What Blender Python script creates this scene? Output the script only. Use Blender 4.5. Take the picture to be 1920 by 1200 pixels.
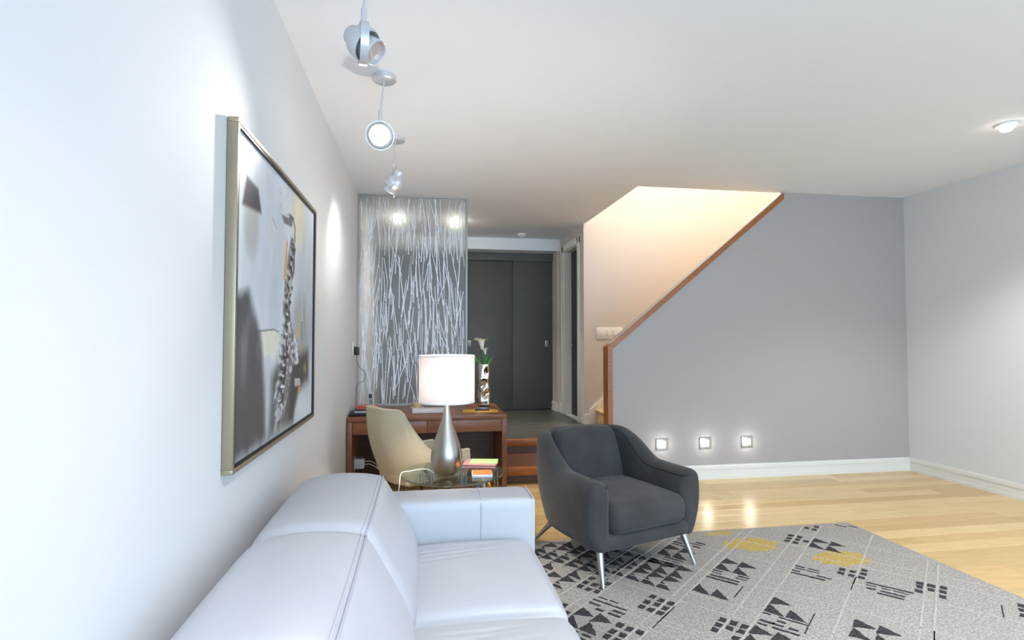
import bpy, bmesh, math, random
import numpy as np
from mathutils import Vector, Matrix

# ------------------------------------------------------------------ camera, world, light, exposure
for o in list(bpy.data.objects):
    bpy.data.objects.remove(o)
SC = bpy.context.scene
COL = SC.collection
SC.view_settings.view_transform = 'Standard'
SC.view_settings.look = 'None'
SC.view_settings.gamma = 1.0
SC.view_settings.use_curve_mapping = False
SC.view_settings.exposure = 0.50

cd = bpy.data.cameras.new('camera'); cam = bpy.data.objects.new('camera', cd); COL.objects.link(cam)
cd.sensor_fit = 'HORIZONTAL'; cd.sensor_width = 36.0; cd.lens = 19.3125
cam.location = (0, 0, 1.47)
cam.rotation_euler = (math.radians(90 + 1.946), 0, math.radians(-9.313))
cd.clip_start = 0.02
SC.camera = cam

world = bpy.data.worlds.new('world'); SC.world = world; world.use_nodes = True
bg = world.node_tree.nodes['Background']
bg.inputs['Color'].default_value = (0.50, 0.75, 1.0, 1)      # overcast blue daylight outside the window
bg.inputs['Strength'].default_value = 5.4

def portal(loc, rot, sx, sy):
    l = bpy.data.lights.new('window_portal', 'AREA'); l.shape = 'RECTANGLE'; l.size = sx; l.size_y = sy
    l.cycles.is_portal = True
    o = bpy.data.objects.new('window_portal', l); o.location = loc; o.rotation_euler = rot; COL.objects.link(o)
portal((2.35, -2.62, 1.5), (math.radians(90), 0, 0), 5.7, 2.7)

WARM = (1.0, 0.90, 0.74); SOFT = (1.0, 0.97, 0.94)

# ------------------------------------------------------------------ materials
def S(r, g, b):
    f = lambda c: (c / 255 / 12.92) if c <= 10 else ((c / 255 + 0.055) / 1.055) ** 2.4
    return (f(r), f(g), f(b), 1)

def mat(name, col, rough=0.6, metal=0.0, var=0.0, scale=20, bump=0.0, bscale=200, spec=0.5, coat=0.0,
        stretch=None, col2=None, detail=4, sheen=0.0, aniso=0.0):
    m = bpy.data.materials.new(name); m.use_nodes = True
    nt = m.node_tree; b = nt.nodes['Principled BSDF']
    b.inputs['Base Color'].default_value = col; b.inputs['Roughness'].default_value = rough
    b.inputs['Metallic'].default_value = metal; b.inputs['Specular IOR Level'].default_value = spec
    b.inputs['Coat Weight'].default_value = coat; b.inputs['Sheen Weight'].default_value = sheen
    b.inputs['Anisotropic'].default_value = aniso
    tc = nt.nodes.new('ShaderNodeTexCoord')
    if var > 0:
        mp = nt.nodes.new('ShaderNodeMapping'); nt.links.new(tc.outputs['Object'], mp.inputs['Vector'])
        if stretch: mp.inputs['Scale'].default_value = stretch
        n = nt.nodes.new('ShaderNodeTexNoise'); n.inputs['Scale'].default_value = scale; n.inputs['Detail'].default_value = detail
        nt.links.new(mp.outputs['Vector'], n.inputs['Vector'])
        r = nt.nodes.new('ShaderNodeValToRGB'); nt.links.new(n.outputs['Fac'], r.inputs['Fac'])
        r.color_ramp.elements[0].position = 0.3; r.color_ramp.elements[1].position = 0.7
        c2 = col2 if col2 else tuple(min(1, c * (1 + var)) for c in col[:3]) + (1,)
        r.color_ramp.elements[0].color = tuple(c * (1 - var) for c in col[:3]) + (1,)
        r.color_ramp.elements[1].color = c2
        nt.links.new(r.outputs['Color'], b.inputs['Base Color'])
    if bump > 0:
        n2 = nt.nodes.new('ShaderNodeTexNoise'); n2.inputs['Scale'].default_value = bscale; n2.inputs['Detail'].default_value = 3
        nt.links.new(tc.outputs['Object'], n2.inputs['Vector'])
        bp = nt.nodes.new('ShaderNodeBump'); bp.inputs['Strength'].default_value = bump; bp.inputs['Distance'].default_value = 0.01
        nt.links.new(n2.outputs['Fac'], bp.inputs['Height']); nt.links.new(bp.outputs['Normal'], b.inputs['Normal'])
    return m

def emis(name, col, s):
    m = bpy.data.materials.new(name); m.use_nodes = True; nt = m.node_tree
    b = nt.nodes['Principled BSDF']; b.inputs['Base Color'].default_value = col
    b.inputs['Emission Color'].default_value = col; b.inputs['Emission Strength'].default_value = s
    return m

def glass(name, col, rough, ior=1.45, thin_mix=0.0):
    m = bpy.data.materials.new(name); m.use_nodes = True; nt = m.node_tree
    b = nt.nodes['Principled BSDF']; b.inputs['Base Color'].default_value = col
    b.inputs['Roughness'].default_value = rough; b.inputs['IOR'].default_value = ior
    b.inputs['Transmission Weight'].default_value = 1.0
    if thin_mix > 0:
        out = nt.nodes['Material Output']; t = nt.nodes.new('ShaderNodeBsdfTransparent'); t.inputs['Color'].default_value = col
        mx = nt.nodes.new('ShaderNodeMixShader'); mx.inputs['Fac'].default_value = thin_mix
        nt.links.new(b.outputs[0], mx.inputs[1]); nt.links.new(t.outputs[0], mx.inputs[2]); nt.links.new(mx.outputs[0], out.inputs['Surface'])
    return m

M = {}
M['wall'] = mat('wall_paint', S(223, 222, 222), 0.75, bump=0.03, bscale=300)
M['ceil'] = mat('ceiling_paint', S(240, 241, 243), 0.8)
M['stairwall'] = mat('stair_wall_paint', S(206, 198, 192), 0.75, bump=0.03, bscale=300)
M['halfwall'] = mat('grey_wall_paint', S(174, 167, 164), 0.7, bump=0.03, bscale=300)
M['trim'] = mat('white_trim', S(232, 230, 222), 0.4)
M['closet'] = mat('charcoal_door', S(84, 84, 81), 0.55, var=0.05, scale=6)
M['blackdoor'] = mat('black_door', S(22, 22, 26), 0.45)
M['blackmetal'] = mat('black_metal', S(30, 28, 27), 0.35, 0.6)
M['steel'] = mat('brushed_steel', S(190, 190, 190), 0.32, 1.0)
M['nickel'] = mat('satin_nickel', S(182, 176, 168), 0.30, 1.0, bump=0.02, bscale=400)
M['chrome'] = mat('chrome', S(190, 178, 166), 0.07, 1.0)
M['alu'] = mat('painted_aluminium', S(212, 214, 217), 0.38, 0.5)
M['oak'] = mat('oak_tread', S(205, 170, 110), 0.4, var=0.12, scale=9, stretch=(1, 8, 8))
def wood(n, c, var=0.18, rough=0.35, st=(1.2, 9, 9), sc=6): return mat(n, S(*c), rough, var=var, scale=sc, stretch=st, detail=6)
M['walnut'] = wood('desk_wood', (136, 88, 62))
M['walnut2'] = wood('desk_drawer_wood', (142, 92, 64))
M['darkwood'] = wood('dark_stair_wood', (96, 66, 50))  # on the entry steps this dark tone holds the shading of tread and risers
M['rail'] = wood('handrail_wood', (160, 100, 52), st=(1.5, 9, 9))
M['nosing'] = wood('nosing_wood', (168, 96, 40))
M['legwood'] = wood('table_leg_wood', (96, 62, 42))
planks = [wood('maple_%d' % i, c, 0.07, 0.25, (1, 10, 10), 4) for i, c in enumerate([(214, 184, 128), (206, 172, 116), (220, 190, 136), (200, 168, 112)])]
M['floorbase'] = mat('floor_joint', S(150, 116, 72), 0.6)
tiles = [mat('slate_%d' % i, S(*c), 0.32, var=0.12, scale=5, bump=0.05, bscale=40) for i, c in enumerate([(84, 84, 78), (78, 79, 75), (88, 86, 79)])]
M['grout'] = mat('grout', S(66, 66, 62), 0.8)
M['leather'] = mat('pale_leather', S(192, 193, 199), 0.42, var=0.025, scale=3, bump=0.06, bscale=160)
M['leatherseam'] = mat('leather_seam', S(178, 180, 192), 0.5)
M['suede'] = mat('charcoal_suede', S(56, 55, 55), 0.9, var=0.28, scale=5, bump=0.12, bscale=260, sheen=0.12, detail=7)
M['suedepipe'] = mat('charcoal_piping', S(44, 45, 48), 0.8)
M['beige'] = mat('beige_faux_leather', S(196, 184, 156), 0.55, var=0.03, scale=4, bump=0.05, bscale=180)
M['beigepipe'] = mat('beige_piping', S(206, 196, 170), 0.55)
M['tableglass'] = glass('smoked_table_glass', (0.72, 0.80, 0.76, 1), 0.0, 1.5, 0.25)
M['white'] = mat('white_plastic', S(236, 234, 230), 0.35)
M['black'] = mat('black_plastic', S(26, 26, 28), 0.4)
M['greyplastic'] = mat('grey_plastic', S(120, 120, 122), 0.4)
M['red'] = mat('red_cover', S(206, 40, 36), 0.45)
M['silverpaper'] = mat('pale_paper', S(200, 202, 206), 0.5)
M['yellow'] = mat('yellow_envelope', S(214, 164, 50), 0.6)
M['mauve'] = mat('mauve_cover', S(176, 128, 128), 0.6)
M['green'] = mat('green_paper', S(176, 226, 140), 0.6)
M['orange'] = mat('orange_lid', S(228, 106, 44), 0.5)
M['paperwhite'] = mat('white_card', S(238, 236, 232), 0.6)
M['candle'] = mat('cream_wax', S(226, 208, 160), 0.5)
M['petal'] = mat('calla_petal', S(240, 238, 222), 0.5, var=0.04, scale=10)
M['petal'].node_tree.nodes['Principled BSDF'].inputs['Subsurface Weight'].default_value = 0.2
M['stem'] = mat('green_stem', S(96, 140, 58), 0.5, var=0.15, scale=12)
M['leaf'] = mat('green_leaf', S(70, 116, 46), 0.45, var=0.2, scale=10)
M['gold'] = mat('champagne_frame', S(170, 156, 132), 0.35, 0.7)
M['blackframe'] = mat('black_inner_frame', S(26, 25, 26), 0.5)
M['cable'] = mat('grey_cable', S(110, 104, 96), 0.5)
M['whitecable'] = mat('white_cable', S(236, 230, 222), 0.4)
M['bluemag'] = mat('blue_magazine', S(120, 140, 190), 0.4)
M['lens'] = emis('step_light_lens', (1.0, 0.93, 0.74, 1), 8.0)
M['potlens'] = emis('pot_light_lens', (1.0, 0.92, 0.70, 1), 90.0)
M['spotlens'] = emis('spot_lens', (1.0, 0.97, 0.94, 1), 14.0)
M['spotoff'] = mat('spot_reflector_glass', S(226, 206, 196), 0.15, 0.5)
M['bulb'] = emis('lamp_bulb', (1.0, 0.86, 0.66, 1), 6.0)

def shade_mat():
    m = bpy.data.materials.new('lamp_shade_fabric'); m.use_nodes = True; nt = m.node_tree
    out = nt.nodes['Material Output']; nt.nodes.remove(nt.nodes['Principled BSDF'])
    d = nt.nodes.new('ShaderNodeBsdfDiffuse'); d.inputs['Color'].default_value = (0.86, 0.82, 0.78, 1)
    t = nt.nodes.new('ShaderNodeBsdfTranslucent'); t.inputs['Color'].default_value = (0.16, 0.134, 0.122, 1)
    x = nt.nodes.new('ShaderNodeMixShader'); x.inputs['Fac'].default_value = 0.20
    nt.links.new(d.outputs[0], x.inputs[1]); nt.links.new(t.outputs[0], x.inputs[2]); nt.links.new(x.outputs[0], out.inputs['Surface'])
    return m
M['shade'] = shade_mat()

def screen_mat():
    m = bpy.data.materials.new('frosted_screen_glass'); m.use_nodes = True; nt = m.node_tree
    out = nt.nodes['Material Output']; b = nt.nodes['Principled BSDF']
    b.inputs['Base Color'].default_value = (0.93, 0.95, 0.96, 1); b.inputs['Roughness'].default_value = 0.26
    b.inputs['Transmission Weight'].default_value = 1.0; b.inputs['IOR'].default_value = 1.25
    d = nt.nodes.new('ShaderNodeBsdfDiffuse'); d.inputs['Color'].default_value = (0.62, 0.64, 0.67, 1)
    t = nt.nodes.new('ShaderNodeBsdfTranslucent'); t.inputs['Color'].default_value = (0.62, 0.64, 0.67, 1)
    m1 = nt.nodes.new('ShaderNodeMixShader'); m1.inputs['Fac'].default_value = 0.4
    nt.links.new(d.outputs[0], m1.inputs[1]); nt.links.new(t.outputs[0], m1.inputs[2])
    m2 = nt.nodes.new('ShaderNodeMixShader'); m2.inputs['Fac'].default_value = 0.19
    nt.links.new(b.outputs[0], m2.inputs[1]); nt.links.new(m1.outputs[0], m2.inputs[2]); nt.links.new(m2.outputs[0], out.inputs['Surface'])
    return m
M['screen'] = screen_mat()
M['screenrail'] = mat('screen_rail', S(176, 174, 168), .45, .3)
M['reed'] = mat('white_etched_reed', S(236, 239, 244), 0.45)

# ------------------------------------------------------------------ builders
def root_of(o):
    while o.parent: o = o.parent
    return o
LOCAL = set()
def props(o, label=None, cat=None, group=None, kind=None):
    if label: o['label'] = label
    if cat: o['category'] = cat
    if group: o['group'] = group
    if kind: o['kind'] = kind
    return o

def thing(name, label, cat, loc, rz=0.0, group=None, local=False):
    o = bpy.data.objects.new(name, None); COL.objects.link(o); o.empty_display_size = 0.1
    o.location = loc; o.rotation_euler = (0, 0, rz)
    if local: LOCAL.add(o.name)
    return props(o, label, cat, group)

def link(name, me, m, parent=None):
    """verts come in world coordinates unless the root thing was made with local=True"""
    o = bpy.data.objects.new(name, me)
    if m is not None:
        for mm in (m if isinstance(m, (list, tuple)) else [m]): me.materials.append(mm)
    COL.objects.link(o)
    if parent is not None:
        r = root_of(parent)
        if r.name not in LOCAL:
            off = Vector(r.location)
            me.transform(Matrix.Translation(-off))
        o.parent = parent
    else:
        vs = [v.co for v in me.vertices]
        lo = [min(v[i] for v in vs) for i in range(3)]; hi = [max(v[i] for v in vs) for i in range(3)]
        c = Vector(((lo[0] + hi[0]) / 2, (lo[1] + hi[1]) / 2, lo[2]))
        me.transform(Matrix.Translation(-c)); o.location = c
    return o

def fin(name, bm, m, parent=None, smooth=False, angle=None):
    bmesh.ops.recalc_face_normals(bm, faces=bm.faces)
    me = bpy.data.meshes.new(name); bm.to_mesh(me); bm.free()
    if smooth:
        for p in me.polygons: p.use_smooth = True
        if angle is not None: me.set_sharp_from_angle(angle=math.radians(angle))
    return link(name, me, m, parent)

def bbox_into(bm, lo, hi, bev=0.0, seg=2, mtx=None):
    r = bmesh.ops.create_cube(bm, size=1.0); vs = r['verts']
    for v in vs:
        v.co = Vector(((lo[i] + hi[i]) / 2 + v.co[i] * (hi[i] - lo[i]) for i in range(3)))
    if mtx is not None:
        for v in vs: v.co = mtx @ v.co
    if bev > 0:
        es = list({e for v in vs for e in v.link_edges})
        bmesh.ops.bevel(bm, geom=es, offset=bev, segments=seg, profile=0.5, affect='EDGES', clamp_overlap=True)

def box(name, lo, hi, m, parent=None, bev=0.0, seg=2, mtx=None):
    bm = bmesh.new(); bbox_into(bm, lo, hi, bev, seg, mtx)
    return fin(name, bm, m, parent, smooth=bev > 0, angle=40)

def struct(name, lo, hi, m, label, bev=0.0, kind='structure'):
    return props(box(name, lo, hi, m, None, bev), label, None, None, kind)

def prism(name, pts, axis, a0, a1, m, parent=None, bev=0.0, smooth=False):
    """polygon pts in the two other axes (in x,y,z order), extruded along axis from a0 to a1"""
    def P(p, a):
        l = list(p); l.insert(axis, a); return Vector(l)
    bm = bmesh.new()
    A = [bm.verts.new(P(p, a0)) for p in pts]; B = [bm.verts.new(P(p, a1)) for p in pts]
    bm.faces.new(A); bm.faces.new(B[::-1]); n = len(pts)
    for i in range(n): bm.faces.new((A[i], B[i], B[(i + 1) % n], A[(i + 1) % n]))
    if bev > 0: bmesh.ops.bevel(bm, geom=list(bm.edges), offset=bev, segments=2, affect='EDGES', clamp_overlap=True)
    return fin(name, bm, m, parent, smooth or bev > 0, 35)

def tube_into(bm, path, r, n=8, caps=True):
    path = [Vector(p) for p in path]; rings = []
    rr = r if isinstance(r, (list, tuple)) else [r] * len(path)
    up = None
    for i, p in enumerate(path):
        t = (path[min(i + 1, len(path) - 1)] - path[max(i - 1, 0)]).normalized()
        if up is None:
            up = Vector((0, 0, 1)) if abs(t.z) < 0.9 else Vector((1, 0, 0))
        s = t.cross(up).normalized(); up = s.cross(t).normalized()
        rings.append([bm.verts.new(p + (s * math.cos(2 * math.pi * k / n) + up * math.sin(2 * math.pi * k / n)) * rr[i]) for k in range(n)])
    for a, b in zip(rings, rings[1:]):
        for k in range(n): bm.faces.new((a[k], a[(k + 1) % n], b[(k + 1) % n], b[k]))
    if caps: bm.faces.new(rings[0][::-1]); bm.faces.new(rings[-1])

def tube(name, path, r, m, parent=None, n=8):
    bm = bmesh.new(); tube_into(bm, path, r, n); return fin(name, bm, m, parent, True, 50)

def smooth_path(pts, k=6):
    pts = [Vector(p) for p in pts]; out = []
    for i in range(len(pts) - 1):
        p0, p1, p2, p3 = pts[max(i - 1, 0)], pts[i], pts[i + 1], pts[min(i + 2, len(pts) - 1)]
        for j in range(k):
            t = j / k
            out.append(0.5 * ((2 * p1) + (p2 - p0) * t + (2 * p0 - 5 * p1 + 4 * p2 - p3) * t * t + (3 * p1 - p0 - 3 * p2 + p3) * t ** 3))
    out.append(pts[-1]); return out

def lathe(name, prof, c, m, parent=None, n=32, mtx=None, angle=45, closed=False):
    bm = bmesh.new(); rings = []
    for r, z in prof:
        if r < 1e-5: rings.append([bm.verts.new((0, 0, z))])
        else: rings.append([bm.verts.new((r * math.cos(2 * math.pi * k / n), r * math.sin(2 * math.pi * k / n), z)) for k in range(n)])
    pairs = list(zip(rings, rings[1:])) + ([(rings[-1], rings[0])] if closed else [])
    for a, b in pairs:
        for k in range(n):
            k2 = (k + 1) % n
            if len(a) == 1 and len(b) == 1: continue
            if len(a) == 1: bm.faces.new((a[0], b[k], b[k2]))
            elif len(b) == 1: bm.faces.new((a[k], a[k2], b[0]))
            else: bm.faces.new((a[k], a[k2], b[k2], b[k]))
    X = Matrix.Translation(Vector(c)) @ (mtx if mtx is not None else Matrix.Identity(4))
    for v in bm.verts: v.co = X @ v.co
    return fin(name, bm, m, parent, True, angle)

def axis_mtx(d):
    return Vector((0, 0, 1)).rotation_difference(Vector(d).normalized()).to_matrix().to_4x4()

def subsurf(o, lv=2):
    md = o.modifiers.new('sub', 'SUBSURF'); md.levels = lv; md.render_levels = lv; return o

def cushion(name, lo, hi, m, parent, r=0.05, crown=(0, 0, 0.0), nx=12, fn=None):
    """rounded block: a box grid pushed to a rounded box, with crown on its top"""
    bm = bmesh.new(); bmesh.ops.create_cube(bm, size=2.0)
    bmesh.ops.subdivide_edges(bm, edges=list(bm.edges), cuts=nx, use_grid_fill=True)
    c = [(lo[i] + hi[i]) / 2 for i in range(3)]; h = [(hi[i] - lo[i]) / 2 for i in range(3)]
    for v in bm.verts:
        u = Vector(v.co)
        # concentrate grid lines near the borders
        g = [math.copysign(abs(u[i]) ** 0.75, u[i]) for i in range(3)]
        p = Vector((g[i] * h[i] for i in range(3)))
        q = Vector((max(-(h[i] - r), min(h[i] - r, p[i])) for i in range(3)))
        d = p - q
        if d.length > 1e-9: p = q + d.normalized() * r
        fx = max(0, 1 - g[0] ** 2); fy = max(0, 1 - g[1] ** 2); fz = max(0, 1 - g[2] ** 2)
        p.z += crown[2] * math.copysign(1, g[2]) * (fx * fy) ** 0.6 if abs(g[2]) > 0.5 else 0
        p.x += crown[0] * math.copysign(1, g[0]) * (fy * fz) ** 0.6 if abs(g[0]) > 0.5 else 0
        p.y += crown[1] * math.copysign(1, g[1]) * (fx * fz) ** 0.6 if abs(g[1]) > 0.5 else 0
        v.co = Vector(c) + p
        if fn: v.co = fn(v.co)
    return fin(name, bm, m, parent, True)

def sstep(a, b, x):
    t = max(0.0, min(1.0, (x - a) / (b - a))); return t * t * (3 - 2 * t)

rnd = random.Random(7)

# ------------------------------------------------------------------ the room
XL, XR, YN, YF, HC = -0.70, 5.40, -2.60, 8.97, 3.07
ZU = 0.30          # upper floor (hall)
WT = 0.14
struct('wall_left', (XL - WT, YN - WT, -0.1), (XL, YF + WT, 5.7), M['wall'], 'white painted wall behind the sofa and the framed painting')
struct('wall_right', (XR, YN - WT, -0.1), (XR + WT, YF + WT, 5.7), M['wall'], 'plain white wall at the far side of the living room')
struct('wall_far', (XL, YF + 0.06, -0.1), (2.2, YF + WT, HC), M['wall'], 'wall behind the charcoal closet doors')
# ceiling with the stair opening (2.23..5.4, 5.43..7.3)
bm = bmesh.new()
for lo, hi in (((XL, YN, HC), (XR, 5.43, HC + .28)), ((XL, 5.43, HC), (2.23, 7.30, HC + .28)), ((XL, 7.30, HC), (2.2, 7.44, HC + .28)), ((XL, 7.44, HC), (2.34, YF + WT, HC + .28))):
    bbox_into(bm, lo, hi)
props(fin('ceiling', bm, M['ceil']), 'white ceiling with an opening over the stairs', None, None, 'structure')
# stair wall and shaft above
struct('wall_stair', (2.2, 7.30, -0.1), (XR, 7.30 + WT, 5.7), M['stairwall'], 'warm lit beige wall rising beside the stairs')
struct('wall_shaft', (2.23, 5.29, HC + .28), (XR, 5.43, 5.7), M['stairwall'], 'upper wall over the near edge of the stair opening')
struct('wall_landing', (2.09, 5.43, HC + .28), (2.23, 7.30, 5.7), M['stairwall'], 'upper wall over the short edge of the stair opening')
props(box('ceiling_shaft', (2.09, 5.29, 5.7), (XR + WT, 7.44, 5.8), M['ceil']), 'ceiling high above the stairs', None, None, 'structure')
# hall right wall with the doorway (y 7.57..8.35, up to z 2.83)
bm = bmesh.new()
for lo, hi in (((2.2, 7.30 + WT, -0.1), (2.34, 7.57, HC)), ((2.2, 8.35, -0.1), (2.34, YF + WT, HC)), ((2.2, 7.57, 2.83), (2.34, 8.35, HC)), ((2.2, 7.57, -0.1), (2.34, 8.35, ZU))):
    bbox_into(bm, lo, hi)
props(fin('wall_hall', bm, M['stairwall']), 'short hall wall holding the black door', None, None, 'structure')
# half wall beside the stairs
SL = 0.8345; XH = 1.905; ZH = 1.412
zt = lambda x: ZH + (x - XH) * SL
xc = XH + (HC - ZH) / SL
hw = prism('wall_half', [(XH, 0), (XR, 0), (XR, HC), (xc, HC), (XH, ZH)], 1, 5.40, 5.52, M['halfwall'])
props(hw, 'grey sloping half wall that screens the stairs', None, None, 'structure')
# near wall with the window opening
bm = bmesh.new()
wx0, wx1, wz0, wz1 = -0.5, 5.2, 0.15, 2.85
for lo, hi in (((XL, YN - WT, -0.1), (wx0, YN, HC)), ((wx1, YN - WT, -0.1), (XR, YN, HC)), ((wx0, YN - WT, wz1), (wx1, YN, HC)), ((wx0, YN - WT, -0.1), (wx1, YN, wz0))):
    bbox_into(bm, lo, hi)
props(fin('wall_near', bm, M['wall']), 'white wall around the large window', None, None, 'structure')
w = thing('window_1', 'large window of the living room', None, (2.2, YN, wz0)); w['kind'] = 'structure'
for i in range(4):
    x = wx0 + (wx1 - wx0 - 0.05) * i / 3
    box('window_frame', (x, YN - .10, wz0), (x + .05, YN - .04, wz1), M['trim'], w)
for z in (wz0, wz1 - .05): box('window_frame', (wx0, YN - .10, z), (wx1, YN - .04, z + .05), M['trim'], w)

pane = bpy.data.materials.new('window_pane_glass'); pane.use_nodes = True
_nt = pane.node_tree; _nt.nodes.remove(_nt.nodes['Principled BSDF']); _t = _nt.nodes.new('ShaderNodeBsdfTransparent'); _g = _nt.nodes.new('ShaderNodeBsdfGlossy'); _x = _nt.nodes.new('ShaderNodeMixShader')
_g.inputs['Roughness'].default_value = .02; _x.inputs['Fac'].default_value = .06
_nt.links.new(_t.outputs[0], _x.inputs[1]); _nt.links.new(_g.outputs[0], _x.inputs[2]); _nt.links.new(_x.outputs[0], _nt.nodes['Material Output'].inputs['Surface'])
for i in range(3):
    x = wx0 + (wx1 - wx0 - 0.05) * i / 3
    box('pane', (x + .05, YN - .074, wz0 + .05), (x + (wx1 - wx0 - .05) / 3, YN - .068, wz1 - .05), pane, w)

# lower floor with planks
fl = struct('floor', (XL, YN, -0.12), (XR, 6.34, -0.004), M['floorbase'], 'pale maple plank floor of the living room')
PW, PL = 0.135, 1.5
bm = bmesh.new(); bbox_into(bm, (0, 0, -0.012), (PL - .002, PW - .002, 0), .0015, 1)
pm = bpy.data.meshes.new('plank'); bm.to_mesh(pm); bm.free()
pms = []
for m_ in planks:
    c = pm.copy(); c.materials.append(m_); pms.append(c)
row = 0; y = 0.9
while y < 5.36:
    x = XL - rnd.uniform(0, 1.3)
    while x < XR:
        if x > XL - 0.001 and x + PL < XR:
            o = bpy.data.objects.new('plank', rnd.choice(pms)); s = 1.0
        else:
            o = bpy.data.objects.new('plank', rnd.choice(pms)); s = 1.0
        x0 = max(x, XL); x1 = min(x + PL, XR)
        if x1 - x0 > 0.05:
            COL.objects.link(o); o.parent = fl
            o.location = Vector((x0, y, 0)) - Vector(fl.location); o.scale = ((x1 - x0) / PL, 1, 1)
        x += PL
    y += PW

# upper hall floor, tiles
fu = struct('floor_hall', (XL, 6.36, -0.12), (2.2, YF + .06, ZU - .006), M['grout'], 'dark slate tile floor of the raised hall')
bm = bmesh.new(); bbox_into(bm, (0, 0, -0.008), (.597, .297, 0), .002, 1)
tm = bpy.data.meshes.new('tile'); bm.to_mesh(tm); bm.free(); tms = []
for m_ in tiles:
    c = tm.copy(); c.materials.append(m_); tms.append(c)
j = 0; y = 6.36
while y < YF - .02:
    x = XL - (0.3 if j % 2 else 0.0)
    while x < 2.19:
        x0 = max(x, XL); x1 = min(x + .6, 2.198); y1 = min(y + .3, YF + .05)
        if x1 - x0 > 0.03:
            o = bpy.data.objects.new('tile', rnd.choice(tms)); COL.objects.link(o); o.parent = fu
            o.location = Vector((x0, y, ZU)) - Vector(fu.location); o.scale = ((x1 - x0) / .6, (y1 - y) / .3, 1)
        x += .6
    y += .3; j += 1
# landing beside the stairs, behind the half wall
struct('floor_landing', (1.905, 5.52, -0.12), (2.2, 6.36, ZU), M['grout'], 'slate landing behind the half wall at the foot of the stairs')
struct('floor_stair', (2.2, 5.52, -0.12), (XR, 7.30, ZU - .002), M['grout'], 'floor under the stairs')

# steps from living room up to the hall
st = thing('entry_steps', 'wooden steps toned dark for shading, with orange-brown nosings, beside the desk', 'steps', (1.4, 6.0, 0))
box('riser', (0.86, 6.315, 0.15), (1.90, 6.355, 0.222), M['darkwood'], st)
box('nosing', (0.86, 6.30, 0.222), (1.90, 6.36, ZU + .004), M['nosing'], st, .008)
box('tread', (0.86, 5.63, 0.11), (1.90, 6.34, 0.15), M['darkwood'], st)
box('nosing', (0.86, 5.55, 0.075), (1.90, 5.64, 0.152), M['nosing'], st, .008)
box('riser', (0.86, 5.60, 0.0), (1.90, 5.63, 0.11), M['darkwood'], st)

# stairs going up to the right
sr = thing('staircase', 'oak staircase climbing behind the grey half wall', 'staircase', (3.9, 6.4, ZU))
x = 2.38; z = ZU
for k in range(12):
    rise, run = 0.198, 0.2365
    box('riser', (x, 5.53, z), (x + .02, 7.27, z + rise - .03), M['oak'], sr)
    box('tread', (x - .025, 5.53, z + rise - .03), (x + run + .02, 7.27, z + rise), M['oak'], sr, .006)
    x += run; z += rise
sk = [(2.275, ZU), (2.38, ZU), (2.275 + 3.0, ZU + .2 + 3.0 * SL - .28), (2.275 + 3.0, ZU + .2 + 3.0 * SL), (2.275, ZU + .2)]
props(prism('trim_1', sk, 1, 7.275, 7.30, M['trim']), 'white skirting board rising along the stair wall', None, None, 'structure')

# baseboards (stepped)
def baseboard(name, p0, p1, nrm, z0, label, h=.145):
    bm = bmesh.new(); p0 = Vector(p0); p1 = Vector(p1); n = Vector(nrm)
    for a, b, t in ((0, h * .22, .022), (h * .22, h * .70, .015), (h * .70, h * .92, .020), (h * .92, h, .010)):
        q = p1 + n * t
        lo = [min(p0[i], q[i]) for i in range(2)] + [z0 + a]; hi = [max(p0[i], q[i]) for i in range(2)] + [z0 + b]
        bbox_into(bm, lo, hi)
    return props(fin(name, bm, M['trim']), label, None, None, 'structure')
baseboard('baseboard_half', (1.94, 5.40), (XR, 5.40), (0, -1), 0, 'white stepped baseboard under the step lights')
baseboard('baseboard_left', (XL, YN), (XL, 5.38), (1, 0), 0, 'white baseboard along the left wall')
baseboard('baseboard_stair', (2.195, 7.30), (2.275, 7.30), (0, -1), ZU, 'short white baseboard at the corner of the stair wall')
baseboard('baseboard_hall', (2.2, 8.45), (2.2, 8.62), (-1, 0), ZU, 'white baseboard beyond the black door')
baseboard('baseboard_closet', (2.15, 8.62), (2.15, 8.93), (-1, 0), ZU, 'white baseboard beside the closet doors')
baseboard('baseboard_right', (XR, YN), (XR, 5.40), (-1, 0), 0, 'white baseboard along the right wall')

# bulkhead, closet surround
struct('trim_2', (XL, 8.60, 2.885), (2.2, YF + .06, HC), M['ceil'], 'white bulkhead above the closet doors')
struct('trim_3', (2.15, 8.62, ZU), (2.2, YF, 2.885), M['stairwall'], 'narrow return wall beside the closet doors')
struct('trim_4', (XL, 8.90, 2.755), (2.15, YF + .05, 2.885), M['closet'], 'charcoal header board over the closet doors')
def closet(n, x0, x1, yb, px, label):
    d = thing('door_%d' % n, label, None, ((x0 + x1) / 2, yb, ZU)); d['kind'] = 'structure'
    box('door_panel', (x0, yb, ZU + .012), (x1, yb + .03, 2.76), M['closet'], d, .002)
    if px is not None:
        h = box('pull', (px - .025, yb - .006, 1.335), (px + .025, yb + .005, 1.44), M['steel'], d, .004)
        h['label'] = 'steel flush pull'
        box('pull_recess', (px - .014, yb - .008, 1.355), (px + .014, yb + .0, 1.42), M['greyplastic'], h)
closet(1, XL, 0.05, 8.965, None, 'charcoal sliding closet door seen only through the reed screen')
closet(2, 0.03, 0.72, 8.935, None, 'charcoal sliding closet door half behind the reed screen')
closet(3, 0.70, 1.50, 8.965, 0.768, 'charcoal sliding closet door behind the calla lilies')
closet(4, 1.48, 2.15, 8.935, 2.05, 'charcoal sliding closet door beside the white door casing')

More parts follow.
